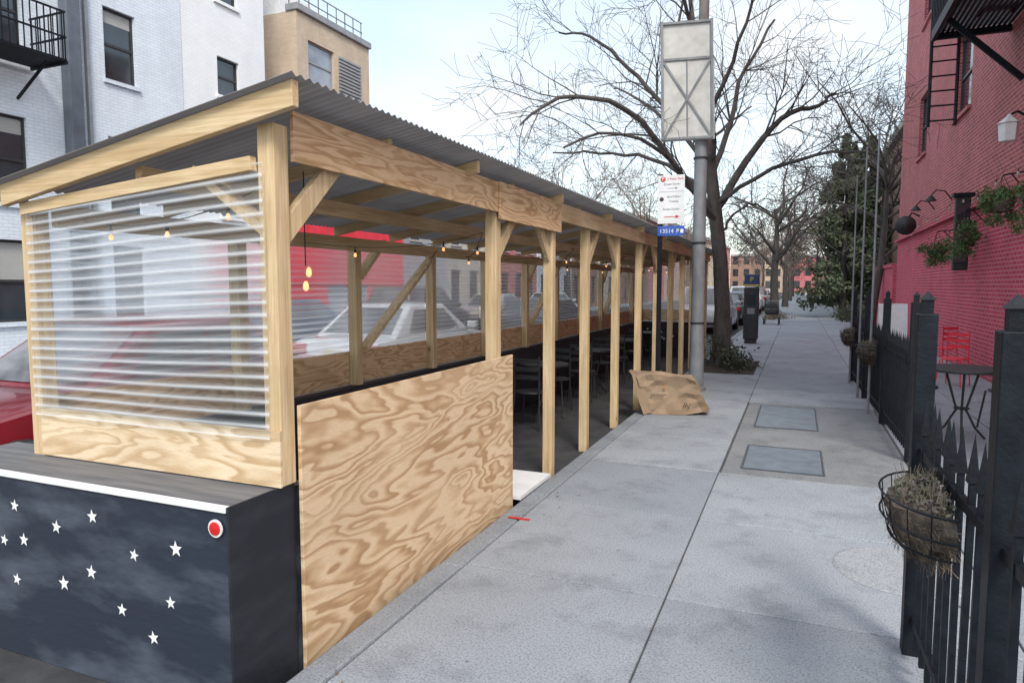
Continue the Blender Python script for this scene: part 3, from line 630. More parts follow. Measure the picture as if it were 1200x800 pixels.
t=thing('paper_bag','crumpled brown paper yard bag lying on the sidewalk below the parking sign','bag',(cx,cy,0))
build(mb,'sack',M['bagp'],t); build(fl,'open_flap',M['bagp'],t,recalc=False)
def onface(x,z):
    q=sorted(front,key=lambda p:(p.x-x)**2+(p.z-z)**2)[:4]; return min(p.y for p in q)-.006
text('IN',.085,M['bagd'],t,(cx+.22,onface(cx+.22,.13),.13),rot=(R(84),R(18),R(14)))
mb=MB(); y_=onface(cx-.05,.36)-.004; mb.bar((cx-.065,y_-.005,.36),(cx-.035,y_+.004,.36),.003,.035); build(mb,'printed_label',M['orange'],t)
mb=MB()
for z_,w_ in ((.27,.2),(.245,.16)): y_=min(onface(cx-.2,z_),onface(cx-.05,z_)); mb.bar((cx-.22,y_-.02,z_),(cx-.22+w_,y_+.03,z_),.003,.008)
build(mb,'printed_lines',M['bagd'],t)
# ------------------------------------------------------------------ trees
def rv(r,s): return Vector((r.gauss(0,1),r.gauss(0,1),r.gauss(0,1)))*s
def branch(mb,r,p,d,Ln,rad,lev,mx,up=.06,kmin=4,kmax=6,rmin=.005):
    n=4 if lev<mx else 3; pts=[p.copy()];rs=[rad]; d=d.normalized()
    for i in range(n):
        d=(d+rv(r,.17)+Vector((0,0,up))).normalized(); pts.append(pts[-1]+d*(Ln/n)); rs.append(max(rad*(1-.72*(i+1)/n),rmin*.8))
    mb.tube(pts,rs,5 if rad>.03 else (4 if rad>.012 else 3))
    if lev<mx:
        for j in range(r.randint(kmin,kmax)):
            s=r.uniform(.2,1)*n; i=min(int(s),n-1); q=pts[i].lerp(pts[i+1],s-i); rr=rs[i]
            dd=(pts[i+1]-pts[i]).normalized(); pr=rv(r,1); pr=(pr-dd*pr.dot(dd)).normalized()
            branch(mb,r,q,dd*.75+pr*.8,Ln*r.uniform(.42,.68),max(rr*.55,rmin),lev+1,mx,up,kmin,kmax,rmin)
def limb(mb,r,pts,r0,r1,kids,L0,mx=4):
    n=len(pts); rs=[r0+(r1-r0)*i/(n-1) for i in range(n)]
    P2=[];R2=[]
    for i in range(n-1):
        p0=pts[max(i-1,0)];p1=pts[i];p2=pts[i+1];p3=pts[min(i+2,n-1)]
        for k in range(4):
            u=k/4; P2.append(.5*((2*p1)+(p2-p0)*u+(2*p0-5*p1+4*p2-p3)*u*u+(3*p1-p0-3*p2+p3)*u**3)+rv(r,.02)); R2.append(rs[i]+(rs[i+1]-rs[i])*u)
    P2.append(pts[-1]);R2.append(rs[-1]); mb.tube(P2,R2,8)
    for j in range(kids):
        s=r.uniform(.22,1)*(len(P2)-1); i=min(int(s),len(P2)-2); dd=(P2[i+1]-P2[i]).normalized(); pr=rv(r,1); pr=(pr-dd*pr.dot(dd)).normalized()
        branch(mb,r,P2[i],dd*.85+pr*.65+Vector((0,0,.12)),L0*r.uniform(.8,1.5),max(R2[i]*.42,.011),2,mx,.02,3,5,.0045)
r=random.Random(5); TB=Vector((-1.42,14.8,0)); FH=Vector((-math.sin(PSI),math.cos(PSI),0))
def tp(px,py,dep=0):
    k=57.5; return TB+CR*((px-844)/k)+Vector((0,0,(428-py)/k*.985))+FH*dep
t=thing('street_tree','large bare street tree with wide spreading limbs behind the steel pole','tree',TB)
mb=MB(); tr=[(842,430,0,.26),(843,415,0,.20),(843,360,0,.16),(839,300,0,.148),(832,245,.0,.14),(826,190,.05,.115),(820,130,.1,.085),(808,60,.1,.058),(795,-40,.2,.033)]
mb.tube([tp(a,b,c) for a,b,c,d in tr],[d for *_,d in tr],14); build(mb,'trunk',M['bark'],t,smooth=True)
mb=MB()
LIM=[([(832,250,0),(790,205,-.3),(735,150,-.8),(680,128,-1.2),(630,135,-1.3),(600,160,-1.4)],.08,.018,12,1.4),
([(834,240,0),(872,180,.2),(915,130,.4),(960,110,.5),(985,95,.6)],.09,.025,12,1.3),
([(828,200,0),(858,130,.6),(880,60,1.0),(925,-10,1.4)],.068,.025,10,1.3),
([(824,175,0),(775,115,.4),(735,60,.8),(690,20,1.0),(650,10,1.2)],.062,.018,11,1.3),
([(820,130,0),(842,60,-.7),(850,0,-1.2)],.05,.018,7,1.3),
([(832,250,0),(795,232,-.9),(745,195,-1.8),(690,180,-2.4),(640,200,-2.8)],.052,.018,10,1.3),
([(834,235,0),(880,200,-.8),(925,190,-1.6),(965,200,-2)],.048,.018,8,1.2),
([(828,190,.2),(800,120,1.6),(770,70,2.8),(740,40,3.6)],.06,.018,8,1.4),
([(828,190,.2),(850,140,1.8),(900,100,3.2),(950,60,4.0)],.06,.018,8,1.4),
([(826,180,-.1),(800,110,-1.2),(760,40,-2.0),(720,-20,-2.4)],.052,.018,8,1.3),
([(832,225,0),(770,170,1.2),(710,150,2.2),(650,140,3)],.052,.018,9,1.4),
([(838,270,0),(875,235,.8),(905,225,1.2),(935,235,1.6)],.032,.014,4,1.0),
([(812,90,0),(790,30,.4),(800,-40,.6)],.043,.018,6,1.2)]
for pts,r0,r1,k,l0 in LIM: limb(mb,r,[tp(*p) for p in pts],r0,r1,k,l0,4)
build(mb,'crown',M['twig'],t,recalc=False)
def bare_tree(label,loc,H,seed,sp=.9,group='bare street trees in the distance',tr=.16,mx=4,lean=(0,0),kk=(4,5),rmin=.012,tm='twig'):
    r=random.Random(seed); loc=Vector(loc); t=thing('street_tree',label,'tree',loc,group)
    z1=H*.32; pts=[loc+Vector((lean[0]*s,lean[1]*s,H*.62*s)) for s in (0,.15,.35,.6,.8,1)]
    for i in range(2,6): pts[i]+=Vector((r.uniform(-.1,.1),r.uniform(-.1,.1),0))
    mb=MB(); mb.tube(pts,[tr*1.35,tr,tr*.85,tr*.7,tr*.5,tr*.3],10); build(mb,'trunk',M['bark'],t,smooth=True)
    mb=MB()
    for j in range(11):
        s=r.uniform(.42,1)*5; i=min(int(s),4); q=pts[i].lerp(pts[i+1],s-i); a=j*2.4+r.uniform(-.4,.4)
        branch(mb,r,q,Vector((math.cos(a)*sp,math.sin(a)*sp,.75)),H*r.uniform(.32,.46),tr*.42,1,mx,.03,kk[0],kk[1],rmin)
    build(mb,'crown',M[tm],t,recalc=False); return t
bare_tree('bare street tree at the kerb behind the parking kiosk',(-1.1,38,0),9,3,1.0,tr=.22,rmin=.013)
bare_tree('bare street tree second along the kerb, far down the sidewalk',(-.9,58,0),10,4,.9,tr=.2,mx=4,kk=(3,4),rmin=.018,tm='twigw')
bare_tree('bare leaning tree on the building side before the evergreen',(2.6,29.5,0),10.5,6,.8,tr=.15,lean=(.6,0),kk=(3,4),rmin=.010)
bare_tree('bare tree behind the evergreen on the building side',(4.2,42,0),13,8,.8,tr=.2,kk=(3,5),rmin=.014)
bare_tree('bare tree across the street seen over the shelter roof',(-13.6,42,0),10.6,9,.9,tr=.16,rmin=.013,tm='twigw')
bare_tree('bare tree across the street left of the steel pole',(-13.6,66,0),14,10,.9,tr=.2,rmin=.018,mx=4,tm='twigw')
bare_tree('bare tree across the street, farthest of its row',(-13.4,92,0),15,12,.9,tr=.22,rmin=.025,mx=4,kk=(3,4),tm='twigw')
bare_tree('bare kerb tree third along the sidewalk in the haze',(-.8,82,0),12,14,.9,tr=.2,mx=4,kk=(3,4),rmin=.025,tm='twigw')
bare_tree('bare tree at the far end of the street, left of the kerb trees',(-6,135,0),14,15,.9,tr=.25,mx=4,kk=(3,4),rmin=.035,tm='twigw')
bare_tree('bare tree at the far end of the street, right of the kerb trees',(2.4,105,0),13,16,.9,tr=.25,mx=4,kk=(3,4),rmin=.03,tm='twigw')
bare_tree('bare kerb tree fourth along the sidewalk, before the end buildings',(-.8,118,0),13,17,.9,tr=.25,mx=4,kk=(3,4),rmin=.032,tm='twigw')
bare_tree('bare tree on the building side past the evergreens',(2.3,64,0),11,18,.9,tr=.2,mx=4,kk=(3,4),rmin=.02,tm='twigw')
def conifer(label,loc,H,W,seed,n=9000,size=.16):
    r=random.Random(seed); loc=Vector(loc); t=thing('evergreen_tree',label,'tree',loc)
    build(MB().tube([loc,loc+Vector((0,0,H*.95))],[.2,.03],8),'trunk',M['bark'],t)
    tiers=[(H*(.1+.88*(k/26)),k*2.4,r.uniform(.7,1.15)) for k in range(27) for _ in (0,1,2)]
    def fn():
        z,a,q=r.choice(tiers); a+=_o.setdefault((z,a,q),0)+r.gauss(0,.25); f=r.random()**.7; Rm=W*(1-(z/H))**.65*q*f+.1
        return loc+Vector((math.cos(a+q*40)*Rm,math.sin(a+q*40)*Rm,z-.1*Rm+r.gauss(0,.15)))
    _o={}
    build(MB().leaves(r,n,size,fn),'crown',M['ever'],t,recalc=False)
conifer('tall olive green evergreen tree beyond the red brick building',(2.2,40,0),9.3,2.3,21,9000,.14)
conifer('second evergreen behind the tall one',(3.8,47,0),10.5,2.6,22,8000)
def shrub(label,loc,rad,n,size,seed,m,name='shrub'):
    r=random.Random(seed); loc=Vector(loc); t=thing(name,label,'shrub',loc); cl=[rv(r,.42) for _ in range(14)]
    def fn():
        c=r.choice(cl); d=rv(r,.26); return loc+Vector(((c.x+d.x)*rad[0],(c.y+d.y)*rad[1],abs(c.z+d.z)*rad[2]))
    build(MB().leaves(r,n,size,fn),'foliage',m,t,recalc=False)
    mb=MB()
    for c in cl: mb.tube([loc,loc+Vector((c.x*rad[0],c.y*rad[1],abs(c.z)*rad[2]))],.01,4)
    build(mb,'stems',M['twig'],t)
shrub('low dark ivy bush around the foot of the large street tree',(-1.3,14.3,0),(.5,.9,.45),1500,.035,31,M['ivy'])
shrub('low dark hedge at the building side far down the street',(2.5,36,0),(.9,3,.9),3500,.06,32,M['ivy'])
shrub('low brush in the second tree pit by the kerb',(-.9,37.2,0),(.7,1.2,.35),900,.05,33,M['dry'])
mb=MB(); mb.box(-1.76,-.72,13.4,15.8,-.02,.012); tag(build(mb,'tree_pit',M['soil'],at=(-1.2,14.6,0)),'dark soil pit around the large street tree','tree pit')
# ------------------------------------------------------------------ buildings
def facade(mb,x,y0,y1,z0,z1,holes,depth,sg,zsplit=None):
    Y=sorted(set([y0,y1]+[v for h_ in holes for v in h_[:2]])); Z=sorted(set([z0,z1]+([zsplit] if zsplit else [])+[v for h_ in holes for v in h_[2:]]))
    for a,b in zip(Y[:-1],Y[1:]):
        for c,d in zip(Z[:-1],Z[1:]):
            m_,n_=(a+b)/2,(c+d)/2
            if any(h_[0]<m_<h_[1] and h_[2]<n_<h_[3] for h_ in holes): continue
            mb.cur=1 if (zsplit and n_<zsplit) else 0
            q=[(x,a,c),(x,b,c),(x,b,d),(x,a,d)]; mb.quad(*(q if sg>0 else q[::-1]))
    mb.cur=0; xi=x-sg*depth
    for a,b,c,d in holes:
        for p in (((x,a,c),(x,b,c),(xi,b,c),(xi,a,c)),((x,a,d),(xi,a,d),(xi,b,d),(x,b,d)),((x,a,c),(xi,a,c),(xi,a,d),(x,a,d)),((x,b,c),(x,b,d),(xi,b,d),(xi,b,c))): mb.quad(*p)
def shell(mb,x,y0,y1,z1,sg,dp=9):
    xb=x-sg*dp
    mb.quad((x,y0,0),(xb,y0,0),(xb,y0,z1),(x,y0,z1)); mb.quad((x,y1,0),(x,y1,z1),(xb,y1,z1),(xb,y1,0)); mb.quad((xb,y0,0),(xb,y1,0),(xb,y1,z1),(xb,y0,z1)); mb.quad((x,y0,z1),(xb,y0,z1),(xb,y1,z1),(x,y1,z1))
def window(par,x,sg,h_,depth,fm,gm,sill=True,fw=.055,sm=None,blind=False):
    a,b,c,d=h_; xi=x-sg*(depth-.05); X=sorted((xi,xi-sg*.05)); mb=MB()
    for q in ((a,a+fw,c,d),(b-fw,b,c,d),(a+fw,b-fw,c,c+fw),(a+fw,b-fw,d-fw,d),(a+fw,b-fw,(c+d)/2-.03,(c+d)/2+.03)): mb.box(X[0],X[1],*q)
    w_=build(mb,'window',fm,par)
    xg=x-sg*(depth-.02); build(MB().quad((xg,a,c),(xg,b,c),(xg,b,d),(xg,a,d)),'pane',gm,w_,recalc=False)
    if blind:
        xb=xg+sg*.004; zb_=d-(d-c)*blind; build(MB().quad((xb,a+fw,zb_),(xb,b-fw,zb_),(xb,b-fw,d-fw),(xb,a+fw,d-fw)),'blind',M['blind'],w_,recalc=False)
    if sill:
        X=sorted((x-sg*.08,x+sg*.06)); build(MB().box(X[0],X[1],a-.06,b+.06,c-.09,c-.003),'sill',sm or M['stone'],w_)
    return w_
def building(label,x,y0,y1,z1,wm,sg,holes,name='row_house',fm=None,gm=None,cornice=None,dp=9,depth=.14,zs=None,group=None,cat='building',sm=None,bl=None):
    t=thing(name,label,cat,(x,y0,0),group); mb=MB(); facade(mb,x,y0,y1,0,z1,holes,depth,sg,zs); shell(mb,x,y0,y1,z1,sg,dp)
    build(mb,'wall',wm,t,recalc=False)
    for i,h_ in enumerate(holes): window(t,x,sg,h_,depth,fm or M['frame'],gm or M['glass'],h_[2]>.5,sm=sm,blind=(bl[i%len(bl)] if bl else False))
    if cornice:
        X=sorted((x-sg*.1,x+sg*.3)); build(MB().box(X[0],X[1],y0+.01,y1-.01,z1-.35,z1+.12),'cornice',cornice,t,bevel=.04)
    return t
WH=[]
for a,b in ((4.0,4.85),(6.2,7.0),(8.72,9.57),(11.41,12.24)):
    for c,d in ((.9,2.6),(3.35,5.15),(6.45,8.1),(9.6,11.3)): WH.append((a,b,c,d))
wb=building('greyish white painted brick building across the street with a fire escape',-15,1,13.6,13.5,M['whitebrick'],1,WH,'apartment_building',cornice=M['greytrim'],sm=M['whitebrick'],bl=[.3,.0,.0,.5,.2])
building('brighter white building across the street between the fire escape building and the tan one',-15.02,13.62,16.65,13.2,M['whitebrick2'],1,[(14.8,15.6,c,d) for c,d in ((3.6,5.0),(6.95,8.0),(9.5,10.6))],'apartment_building',sm=M['whitebrick2'],bl=[.4,0,.3])
build(MB().box(-14.99,-14.72,10.35,10.66,0,12.9),'drain_duct',M['duct'],wb,bevel=.02)
build(MB().box(-14.99,-14.9,10.9,10.98,0,12.9),'drain_pipe',M['greytrim'],wb)
t=thing('fire_escape','black iron fire escape balcony on the white brick building at top left','fire escape',(-15,9,6.2))
mb=MB()
for k in range(14): mb.box(-14.95+k*.08,-14.91+k*.08,6.2,9.72,6.2,6.24)
for yy in (6.2,8.0,9.68): mb.box(-14.97,-13.85,yy,yy+.05,6.14,6.2)
build(mb,'platform',M['iron'],t)
mb=MB()
for z in (6.65,7.15): mb.box(-13.88,-13.85,6.2,9.72,z,z+.035); mb.box(-14.95,-13.88,9.69,9.72,z,z+.035)
for k in range(27): yy=6.22+k*.133; mb.box(-13.875,-13.855,yy,yy+.018,6.24,7.15)
for k in range(8): xx=-14.9+k*.133; mb.box(xx,xx+.018,9.695,9.713,6.24,7.15)
build(mb,'railing',M['iron'],t)
for yy in (6.7,9.4): build(MB().bar((-14.98,yy,5.5),(-14.0,yy,6.14),.04,.05),'bracket',M['iron'],t)
build(MB().bar((-14.4,6.3,6.3),(-14.4,8.6,9.4),.5,.06,(1,0,0)),'stair',M['iron'],t)
tb=building('tan brick building across the street with grey trim and a roof railing, red shopfront below',-15,18.1,22.1,10.4,M['tanbrick'],1,[(18.65,20.0,8.35,9.65),(18.6,19.5,5,6.6),(20.4,21.3,5,6.6)],'apartment_building',gm=M['glasslit'],fm=M['greytrim'])
build(MB().box(-15.4,-14.9,18.05,22.15,10.4,10.62),'parapet',M['greytrim'],tb,bevel=.02)
mb=MB()
for k in range(12): mb.box(-14.99,-14.93,20.25,21.5,8.2+k*.12,8.27+k*.12)
build(mb,'louvre',M['greytrim'],tb)
build(MB().box(-17.8,-15.9,18.2,20,10.45,11.3),'penthouse',M['white'],tb)
mb=MB()
for z in (11.0,11.35): mb.box(-15.3,-15.27,18.1,22.1,z,z+.03)
for k in range(9): mb.box(-15.3,-15.27,18.1+k*.49,18.13+k*.49,10.6,11.35)
build(mb,'roof_railing',M['steel'],tb)
sf=build(MB().box(-14.98,-14.8,16.7,24.0,1.7,4.1).box(-14.98,-14.85,16.7,19.2,0,1.7).box(-14.98,-14.85,21.6,24,0,1.7).box(-14.98,-14.85,19.2,21.6,0,.6),'shopfront',M['redshop'],tb)
build(MB().box(-14.97,-14.9,19.2,21.6,.6,1.7),'shop_window',M['glasslit'],sf)
ROW=[(22.7,28,8.0,'greybrick'),(28.1,34,7.6,'cream'),(34.1,40,8.0,'redbrick'),(40.1,47,7.7,'whitebrick'),(47.1,54,8.0,'brownbrick'),(54.1,62,8.1,'cream'),(62.1,72,8.4,'brownbrick'),(72.1,84,9.0,'redbrick'),(84.1,98,9.6,'tanbrick'),(98.1,116,9.5,'brownbrick'),(116.1,140,10,'tanbrick'),(140.1,170,10.5,'redbrick')]
names={'greybrick':'grey','cream':'cream','redbrick':'red','whitebrick':'white','brownbrick':'brown','tanbrick':'tan'}
ordn=['first','second','third','fourth','fifth','sixth','seventh','eighth','ninth','tenth','eleventh','twelfth']
for i,(a,b,hh,m_) in enumerate(ROW):
    n=3; hs=[]
    for k in range(n):
        yc=a+(b-a)*(k+.5)/n; ww=min((b-a)/n*.25,.6)
        for c,d in ((.3,2.4),(3.6,5.2),(6.0,7.3)):
            if i==0 and c<1: continue
            hs.append((yc-ww,yc+ww,c,d))
    building(f'{names[m_]} brick row house across the street, {ordn[i]} past the tan building',-15.0-.02*(i%3),a,b,hh,M[m_],1,hs,cornice=M['stone'] if i%2 else M['greytrim'],group='row houses across the street')
# right side red building
RH=[(16.6,18.1,5.3,7.0),(21.8,23.2,5.3,7.0),(16.6,18.1,9,10.8),(21.8,23.2,9,10.8),(11.4,12.8,5.3,7.0),(6,7.4,5.3,7.0),(6,7.4,1,2.4),(11.4,12.8,9,10.8)]
rb=building('red painted brick building on the right with fire escape and hanging plants',3.1,5.0,26.7,13.5,[M['redbrick'],M['redpaint']],-1,RH,'brick_building',zs=3.1,cornice=M['brownbrick'],sm=M['redbrick'])
build(MB().box(2.98,3.08,5.1,26.6,3.12,3.18),'ledge',M['redpaint'],rb)
wl=MB().box(3.0,3.3,26.8,33,0,2.3); wl.box(2.95,3.35,26.8,33,2.3,2.42); tag(build(wl,'garden_wall',M['redpaint'],at=(3.1,29,0)),'low red brick garden wall beyond the red building','wall')
building('brown brick building beyond the evergreen trees on the right',5.0,36,52,10.2,M['brownbrick'],-1,[(y_,y_+1,c,c+1.6) for y_ in (38,42,46,49.5) for c in (1,4.2,7.4)],cornice=M['stone'],group='row houses on the right')
building('tan brick building farther along on the right',4.6,53,75,9.5,M['tanbrick'],-1,[(y_,y_+1.2,c,c+1.6) for y_ in (55,60,65,70) for c in (1,4,7)],cornice=M['greytrim'],group='row houses on the right')
building('grey brick building farthest along on the right',4.4,76,130,10,M['greybrick'],-1,[(y_,y_+1.4,c,c+1.6) for y_ in (80,90,100,110,120) for c in (1,4,7)],cornice=M['stone'],group='row houses on the right')
for lab,x0,x1,yb,hh,m_ in (('brown brick building closing the end of the street, leftmost of three',-16,-8.1,182,9.5,'brownbrick'),('tan brick building closing the end of the street, middle of three',-8,-1.6,184,11,'tanbrick'),('red brick building closing the end of the street, rightmost of three',-1.5,6,181,9,'redbrick')):
    t=thing('row_house',lab,'building',(x0,yb,0),'buildings closing the end of the street'); build(MB().box(x0,x1,yb,yb+9,0,hh),'wall',M[m_],t); build(MB().box(x0+.05,x1-.05,yb-.35,yb-.01,hh-.4,hh+.15),'cornice',M['stone'],t)
    for k in range(3):
        for z in (1.2,4.2,7.2):
            xc=x0+(x1-x0)*(k+.5)/3; w_=build(MB().box(xc-.65,xc+.65,yb-.06,yb-.01,z-.08,z+1.7),'window',M['frame'],t); build(MB().box(xc-.55,xc+.55,yb-.075,yb-.065,z,z+1.6),'pane',M['glass'],w_)
# red wall fire escape
t=thing('fire_escape','black iron fire escape with drop ladder on the red brick building','fire escape',(3.1,11,6))
mb=MB()
for k in range(15): mb.box(2.02+k*.072,2.065+k*.072,7.6,13.8,5.9,5.95)
for yy in (7.6,9.6,11.7,13.75): mb.box(2.0,3.09,yy,yy+.08,5.8,5.9)
mb.box(1.96,2.02,7.6,13.8,5.78,5.95); build(mb,'platform',M['iron'],t)
mb=MB()
for z in (6.45,7.0): mb.box(1.97,2.0,7.6,13.8,z,z+.045); mb.box(2.0,3.09,13.77,13.8,z,z+.045)
for k in range(45): yy=7.62+k*.14; mb.box(1.972,1.998,yy,yy+.024,5.95,7.0)
build(mb,'railing',M['iron'],t)
for yy in (8.4,10.6,12.9): build(MB().bar((3.08,yy,4.8),(2.05,yy,5.83),.06,.08),'bracket',M['iron'],t)
mb=MB()
for xx in (2.0,2.4): mb.tube([(xx,14.0,4.4),(xx,14.0,7.6)],.028,6)
for k in range(13): mb.tube([(2.0,14.0,4.5+k*.25),(2.4,14.0,4.5+k*.25)],.015,5)
build(mb,'ladder',M['iron'],t)
mb=MB()
for xx in (2.5,2.95): mb.bar((xx,13.2,5.95),(xx,9.0,9.6),.04,.18)
for k in range(14): s=k/13; mb.box(2.5,2.95,13.2-4.2*s-.1,13.2-4.2*s+.1,6.0+3.6*s-.01,6.02+3.6*s)
build(mb,'stair',M['iron'],t)
def hanging(label,loc,s,seed,fall=.35):
    r=random.Random(seed); loc=Vector(loc); t=thing('hanging_plant',label,'plant',loc,'hanging plants on the red wall')
    build(MB().lathe([(.05,-.18),(.12,-.16),(.17,-.05),(.18,0),(.16,0),(.1,-.12)],loc,14),'basket',M['coir'],t,smooth=True)
    mb=MB()
    for k in range(3): a=k*2.09; mb.tube([loc+Vector((.17*math.cos(a),.17*math.sin(a),0)),loc+Vector((0,0,.38))],.005,4)
    mb.tube([loc+Vector((0,0,.38)),Vector((3.09,loc.y,loc.z+.42))],.012,5); mb.tube([Vector((3.09,loc.y,loc.z+.1)),loc+Vector((.1,0,.4))],.01,5); build(mb,'hanger',M['iron'],t)
    cl=[Vector((r.gauss(0,.12),r.gauss(0,.12),r.uniform(-fall,.14)))*s for _ in range(26)]
    def fn(): c=r.choice(cl); return loc+c+rv(r,.045*s)
    build(MB().leaves(r,2600,.022,fn),'leaves',M['leaf'],t,recalc=False)
hanging('trailing green hanging plant farthest along the red wall',(2.7,17.0,2.42),1.25,41,.25)
hanging('trailing green hanging plant in the middle of the red wall',(2.74,14.6,2.62),1.1,42,.38)
hanging('trailing green hanging plant above and right of the middle one, at the right picture edge',(2.78,12.4,2.92),1.05,43,.28)
hanging('leafy hanging plant just past the right picture edge',(2.75,10.6,2.8),1.1,44,.4)
for i,y in enumerate((17.9,20.0)):
    t=thing('gooseneck_lamp',['dark gooseneck lamp on the red wall, nearer of two','dark gooseneck lamp on the red wall, farther of two'][i],'lamp',(3.09,y,3.6),'gooseneck lamps along the red wall')
    build(MB().tube([(3.09,y,3.55),(2.95,y,3.75),(2.78,y,3.78),(2.68,y,3.66)],.014,6),'arm',M['iron'],t,smooth=True)
    build(MB().lathe([(.03,.02),(.05,0),(.12,-.09),(.125,-.10),(.11,-.095)],(2.68,y,3.64),16),'shade',M['darkmetal'],t,smooth=True)
t=thing('wall_lantern','tall narrow dark lantern panel on the red wall between the hanging plants','lantern',(3.0,15.6,2.6))
build(MB().box(2.75,3.0,15.53,15.67,1.95,3.35),'case',M['darkmetal'],t,bevel=.02); build(MB().box(2.7,3.05,15.48,15.72,3.35,3.42),'cap',M['iron'],t); build(MB().box(3.0,3.09,15.57,15.63,2.4,2.9),'bracket',M['iron'],t)
build(MB().box(2.78,2.97,15.52,15.529,2.1,3.2),'pane',M['glass'],t)
t=thing('wall_lamp','round dark lamp on a bracket at the far end of the red wall','lamp',(2.85,22.3,3.35))
build(MB().lathe([(.03,-.16),(.12,-.12),(.26,0),(.27,.03),(.24,.03)],(2.75,22.2,3.35),18,'y'),'shade',M['darkmetal'],t,smooth=True); build(MB().tube([(3.09,22.3,3.6),(2.9,22.3,3.7),(2.75,22.3,3.45)],.025,6),'arm',M['iron'],t)
t=thing('white_lantern','white boxy lantern on a bracket high on the red wall at the right picture edge','lantern',(2.9,12.55,3.95))
build(MB().lathe([(.05,.0),(.12,.02),(.14,.26),(.12,.28)],(2.85,12.55,3.8),6),'housing',M['white'],t); build(MB().lathe([(.16,.28),(.04,.38),(.02,.42)],(2.85,12.55,3.8),6),'cap',M['white'],t); build(MB().tube([(3.09,12.55,4.15),(2.95,12.55,4.25),(2.85,12.55,4.2)],.018,6),'bracket',M['iron'],t)
string_light([(2.9,24,3.3),(2.85,20,3.4),(2.85,16,3.45),(2.85,12.5,3.45),(2.85,9,3.4)],'unlit bulb string running along the red wall above the plants',per=3,sag=.22,bm_=M['unlit'],k_=.9)
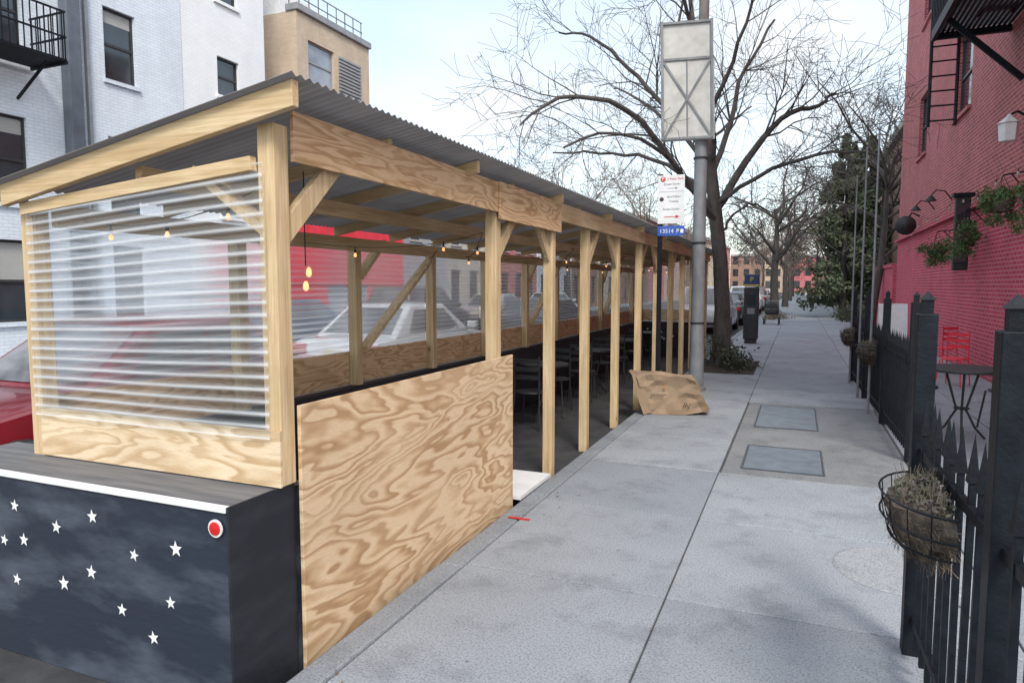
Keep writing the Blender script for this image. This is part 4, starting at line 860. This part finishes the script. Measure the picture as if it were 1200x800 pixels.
# ------------------------------------------------------------------ cars
def make_car(label,pm,L_=4.5,W=1.8,H=1.45,suv=False,group='parked and passing cars'):
    t=thing('parked_car',label,'car',(0,0,0),group); hw=W/2; bz=1.02 if suv else .92
    S=[(-.5,.84,.40,bz-.16),(-.485,.93,.28,bz-.03),(-.40,.98,.22,bz),(-.25,1,.2,bz+.01),(0,1,.19,bz),(.2,1,.2,bz-.02),(.30,.985,.2,bz-.05),(.42,.93,.22,bz-.15),(.475,.86,.25,bz-.26),(.5,.74,.34,bz-.36)]
    mb=MB(); vs=[];fs=[]
    prof=[(.80,0,.0),(.96,.12,0),(1,.42,0),(.985,.72,0),(.93,.93,0),(.80,1,0),(.4,1,.018)]
    for f,wf,zl,zt in S:
        row=[(hw*wf*a,f*L_,zl+(zt-zl)*b+c) for a,b,c in prof]; vs+=row+[(-a,b,c) for a,b,c in row[::-1]]
    k=len(prof)*2
    for i in range(len(S)-1):
        for j in range(k): fs.append((i*k+j,i*k+(j+1)%k,(i+1)*k+(j+1)%k,(i+1)*k+j))
    fs.append(tuple(range(k))); fs.append(tuple((len(S)-1)*k+j for j in range(k)))
    body=build(mb.add(vs,fs),'body',pm,t,smooth=True)
    yb0,yt0,yt1,yb1=(-.47,-.42,.04,.2) if suv else (-.38,-.22,.04,.21)
    yb0,yt0,yt1,yb1=[q*L_ for q in (yb0,yt0,yt1,yb1)]; wb_,wt=hw*.90,hw*.70; zb=bz-.03
    mb=MB().add([(-wb_,yb0,zb),(wb_,yb0,zb),(wb_,yb1,zb),(-wb_,yb1,zb),(-wt,yt0,H-.03),(wt,yt0,H-.03),(wt,yt1,H-.03),(-wt,yt1,H-.03),(0,yt0*.8,H),(0,yt1*.7,H)],
       [(0,3,2,1),(0,1,5,4),(1,2,6,5),(2,3,7,6),(3,0,4,7),(4,5,8),(6,7,9),(5,6,9,8),(7,4,8,9)])
    build(mb,'cabin',pm,t,bevel=.04,smooth=True)
    def glass(p,u0,u1,v0,v1,n,nm,gm='carglass'):
        p=[Vector(q) for q in p]; f=lambda u,v:(p[0].lerp(p[1],u)).lerp(p[3].lerp(p[2],u),v)+Vector(n)*.008
        build(MB().quad(f(u0,v0),f(u1,v0),f(u1,v1),f(u0,v1)),nm,M[gm],t,recalc=False)
    zt=H-.03
    glass([(-wb_,yb1,zb),(wb_,yb1,zb),(wt,yt1,zt),(-wt,yt1,zt)],.06,.94,.1,.92,(0,.6,.8),'windscreen','windscreen')
    glass([(-wb_,yb0,zb),(wb_,yb0,zb),(wt,yt0,zt),(-wt,yt0,zt)],.08,.92,.12,.9,(0,-.8,.6),'rear_window')
    for s in (-1,1):
        q=[(s*wb_,yb0,zb),(s*wb_,yb1,zb),(s*wt,yt1,zt),(s*wt,yt0,zt)]
        for u0,u1 in ((.14,.5),(.53,.87)): glass(q,u0,u1,.12,.84,(s*.93,0,.35),'side_window')
        build(MB().box(*sorted((s*(hw-.03),s*(hw+.16))),yb1-.28,yb1-.14,bz+.02,bz+.16),'mirror',pm,t,bevel=.03)
        for f in (-.31,.32):
            xw=s*(hw-.1); o=s*.115
            ty=build(MB().lathe([(.2,-.1),(.31,-.1),(.335,-.06),(.335,.06),(.31,.1),(.2,.1)],(xw,f*L_,.33),22,'x'),'wheel',M['rubber'],t,smooth=True)
            mb=MB(); mb.lathe([(.0,s*.09),(.06,s*.1),(.07,s*.085),(.19,s*.095),(.205,s*.104),(.21,s*.09)],(xw,f*L_,.33),20,'x'); build(mb,'rim',M['rim'],ty)
        a,b=sorted((s*hw*.48,s*hw*.80)); build(MB().box(a,b,.455*L_,.492*L_,bz-.38,bz-.24),'headlight',M['lamp'],t,bevel=.03)
        a,b=sorted((s*hw*.58,s*hw*.89)); build(MB().box(a,b,-.503*L_,-.475*L_,bz-.27,bz-.1),'tail_light',M['tail'],t,bevel=.02)
    build(MB().box(-hw*.8,hw*.8,-.508*L_,-.48*L_,.36,.46),'bumper',M['rubber'],t,bevel=.02); build(MB().box(-.16,.16,-.511*L_,-.5*L_,bz-.32,bz-.19),'number_plate',M['plate'],t)
    build(MB().box(-hw*.5,hw*.5,.49*L_,.503*L_,.4,.5),'grille',M['rubber'],t)
    return t
c=make_car('maroon car at the left edge in the lane beyond the shelter',P['maroon'],4.6,1.82,1.46); c.location=(-5.95,4.55,-.1); c.rotation_euler=(0,0,math.pi)
def setpaint(root,pm):
    for o in root.children:
        if o.name.split('.')[0] in ('body','cabin','mirror'):
            o.data=o.data.copy(); o.data.materials.clear(); o.data.materials.append(pm)
base_s=make_car('white sedan in the street seen through the clear wall',P['whitep'],4.6,1.82,1.45); base_s.location=(-6.8,11.2,-.1)
base_v=make_car('silver sport utility car parked first past the shelter',P['whitep'],4.7,1.9,1.75,True); base_v.location=(-3.15,27.5,-.1); setpaint(base_v,P['silver'])
for b_,loc,rz,pm,l in ((base_s,(-6.4,17.8,-.1),0,'dark','charcoal sedan in the street behind the white sedan'),
  (base_s,(-11.9,14,-.1),0,'bluep','blue sedan parked across the street before the red shopfront'),(base_v,(-11.9,20.5,-.1),0,'dark','charcoal sport utility car parked across the street by the red shopfront'),(base_s,(-11.9,27,-.1),0,'silver','silver sedan parked across the street past the red shopfront'),
  (base_s,(-11.9,34,-.1),0,'whitep','white sedan parked across the street farther along'),
  (base_s,(-3.1,33.6,-.1),0,'dark','charcoal sedan parked second past the shelter'),(base_s,(-3.1,39.6,-.1),0,'bluep','blue sedan parked third past the shelter'),(base_v,(-3.1,45.8,-.1),0,'whitep','white sport utility car parked fourth past the shelter'),
  (base_s,(-3.1,52,-.1),0,'silver','silver sedan parked fifth past the shelter'),(base_v,(-3.1,58.4,-.1),0,'dark','charcoal sport utility car parked sixth past the shelter'),(base_s,(-3.1,65,-.1),0,'grey','grey sedan parked seventh past the shelter'),(base_s,(-3.1,72,-.1),0,'whitep','white sedan parked eighth past the shelter')):
    setpaint(dup(b_,loc,rz,l),P[pm])
# stroller
x,y=-1.0,31.5
t=thing('stroller','dark baby stroller standing on the sidewalk beyond the parking kiosk','stroller',(x,y,0))
mb=MB(); vs=[];fs=[]
for j in range(7):
    a=j/6*2.0
    for k in range(9):
        b=math.pi*k/8; vs.append((x+.28*math.cos(b)*1.0,y-.05-.36*math.cos(a)+.0,.62+.34*math.sin(b)*max(math.sin(a*.75+.2),.25)))
for j in range(6):
    for k in range(8): fs.append((j*9+k,j*9+k+1,(j+1)*9+k+1,(j+1)*9+k))
build(mb.add(vs,fs),'hood',M['rubber'],t,smooth=True); build(MB().box(x-.26,x+.26,y-.4,y+.4,.42,.64),'seat',M['darkmetal'],t,bevel=.08)
mb=MB()
for s in (-1,1): mb.tube([(x+s*.27,y-.75,1.02),(x+s*.27,y-.2,.5),(x+s*.27,y+.5,.14)],.014,6); mb.tube([(x+s*.27,y-.45,.14),(x+s*.27,y+.1,.5)],.014,6)
mb.tube([(x-.27,y-.75,1.02),(x+.27,y-.75,1.02)],.018,6); build(mb,'frame',M['steel'],t)
for s in (-1,1):
    for yy,rr in ((-.45,.15),(.5,.12)): build(MB().lathe([(rr*.5,-.025),(rr,-.025),(rr,.025),(rr*.5,.025)],(x+s*.3,y+yy,rr),16,'x'),'wheel',M['rubber'],t)
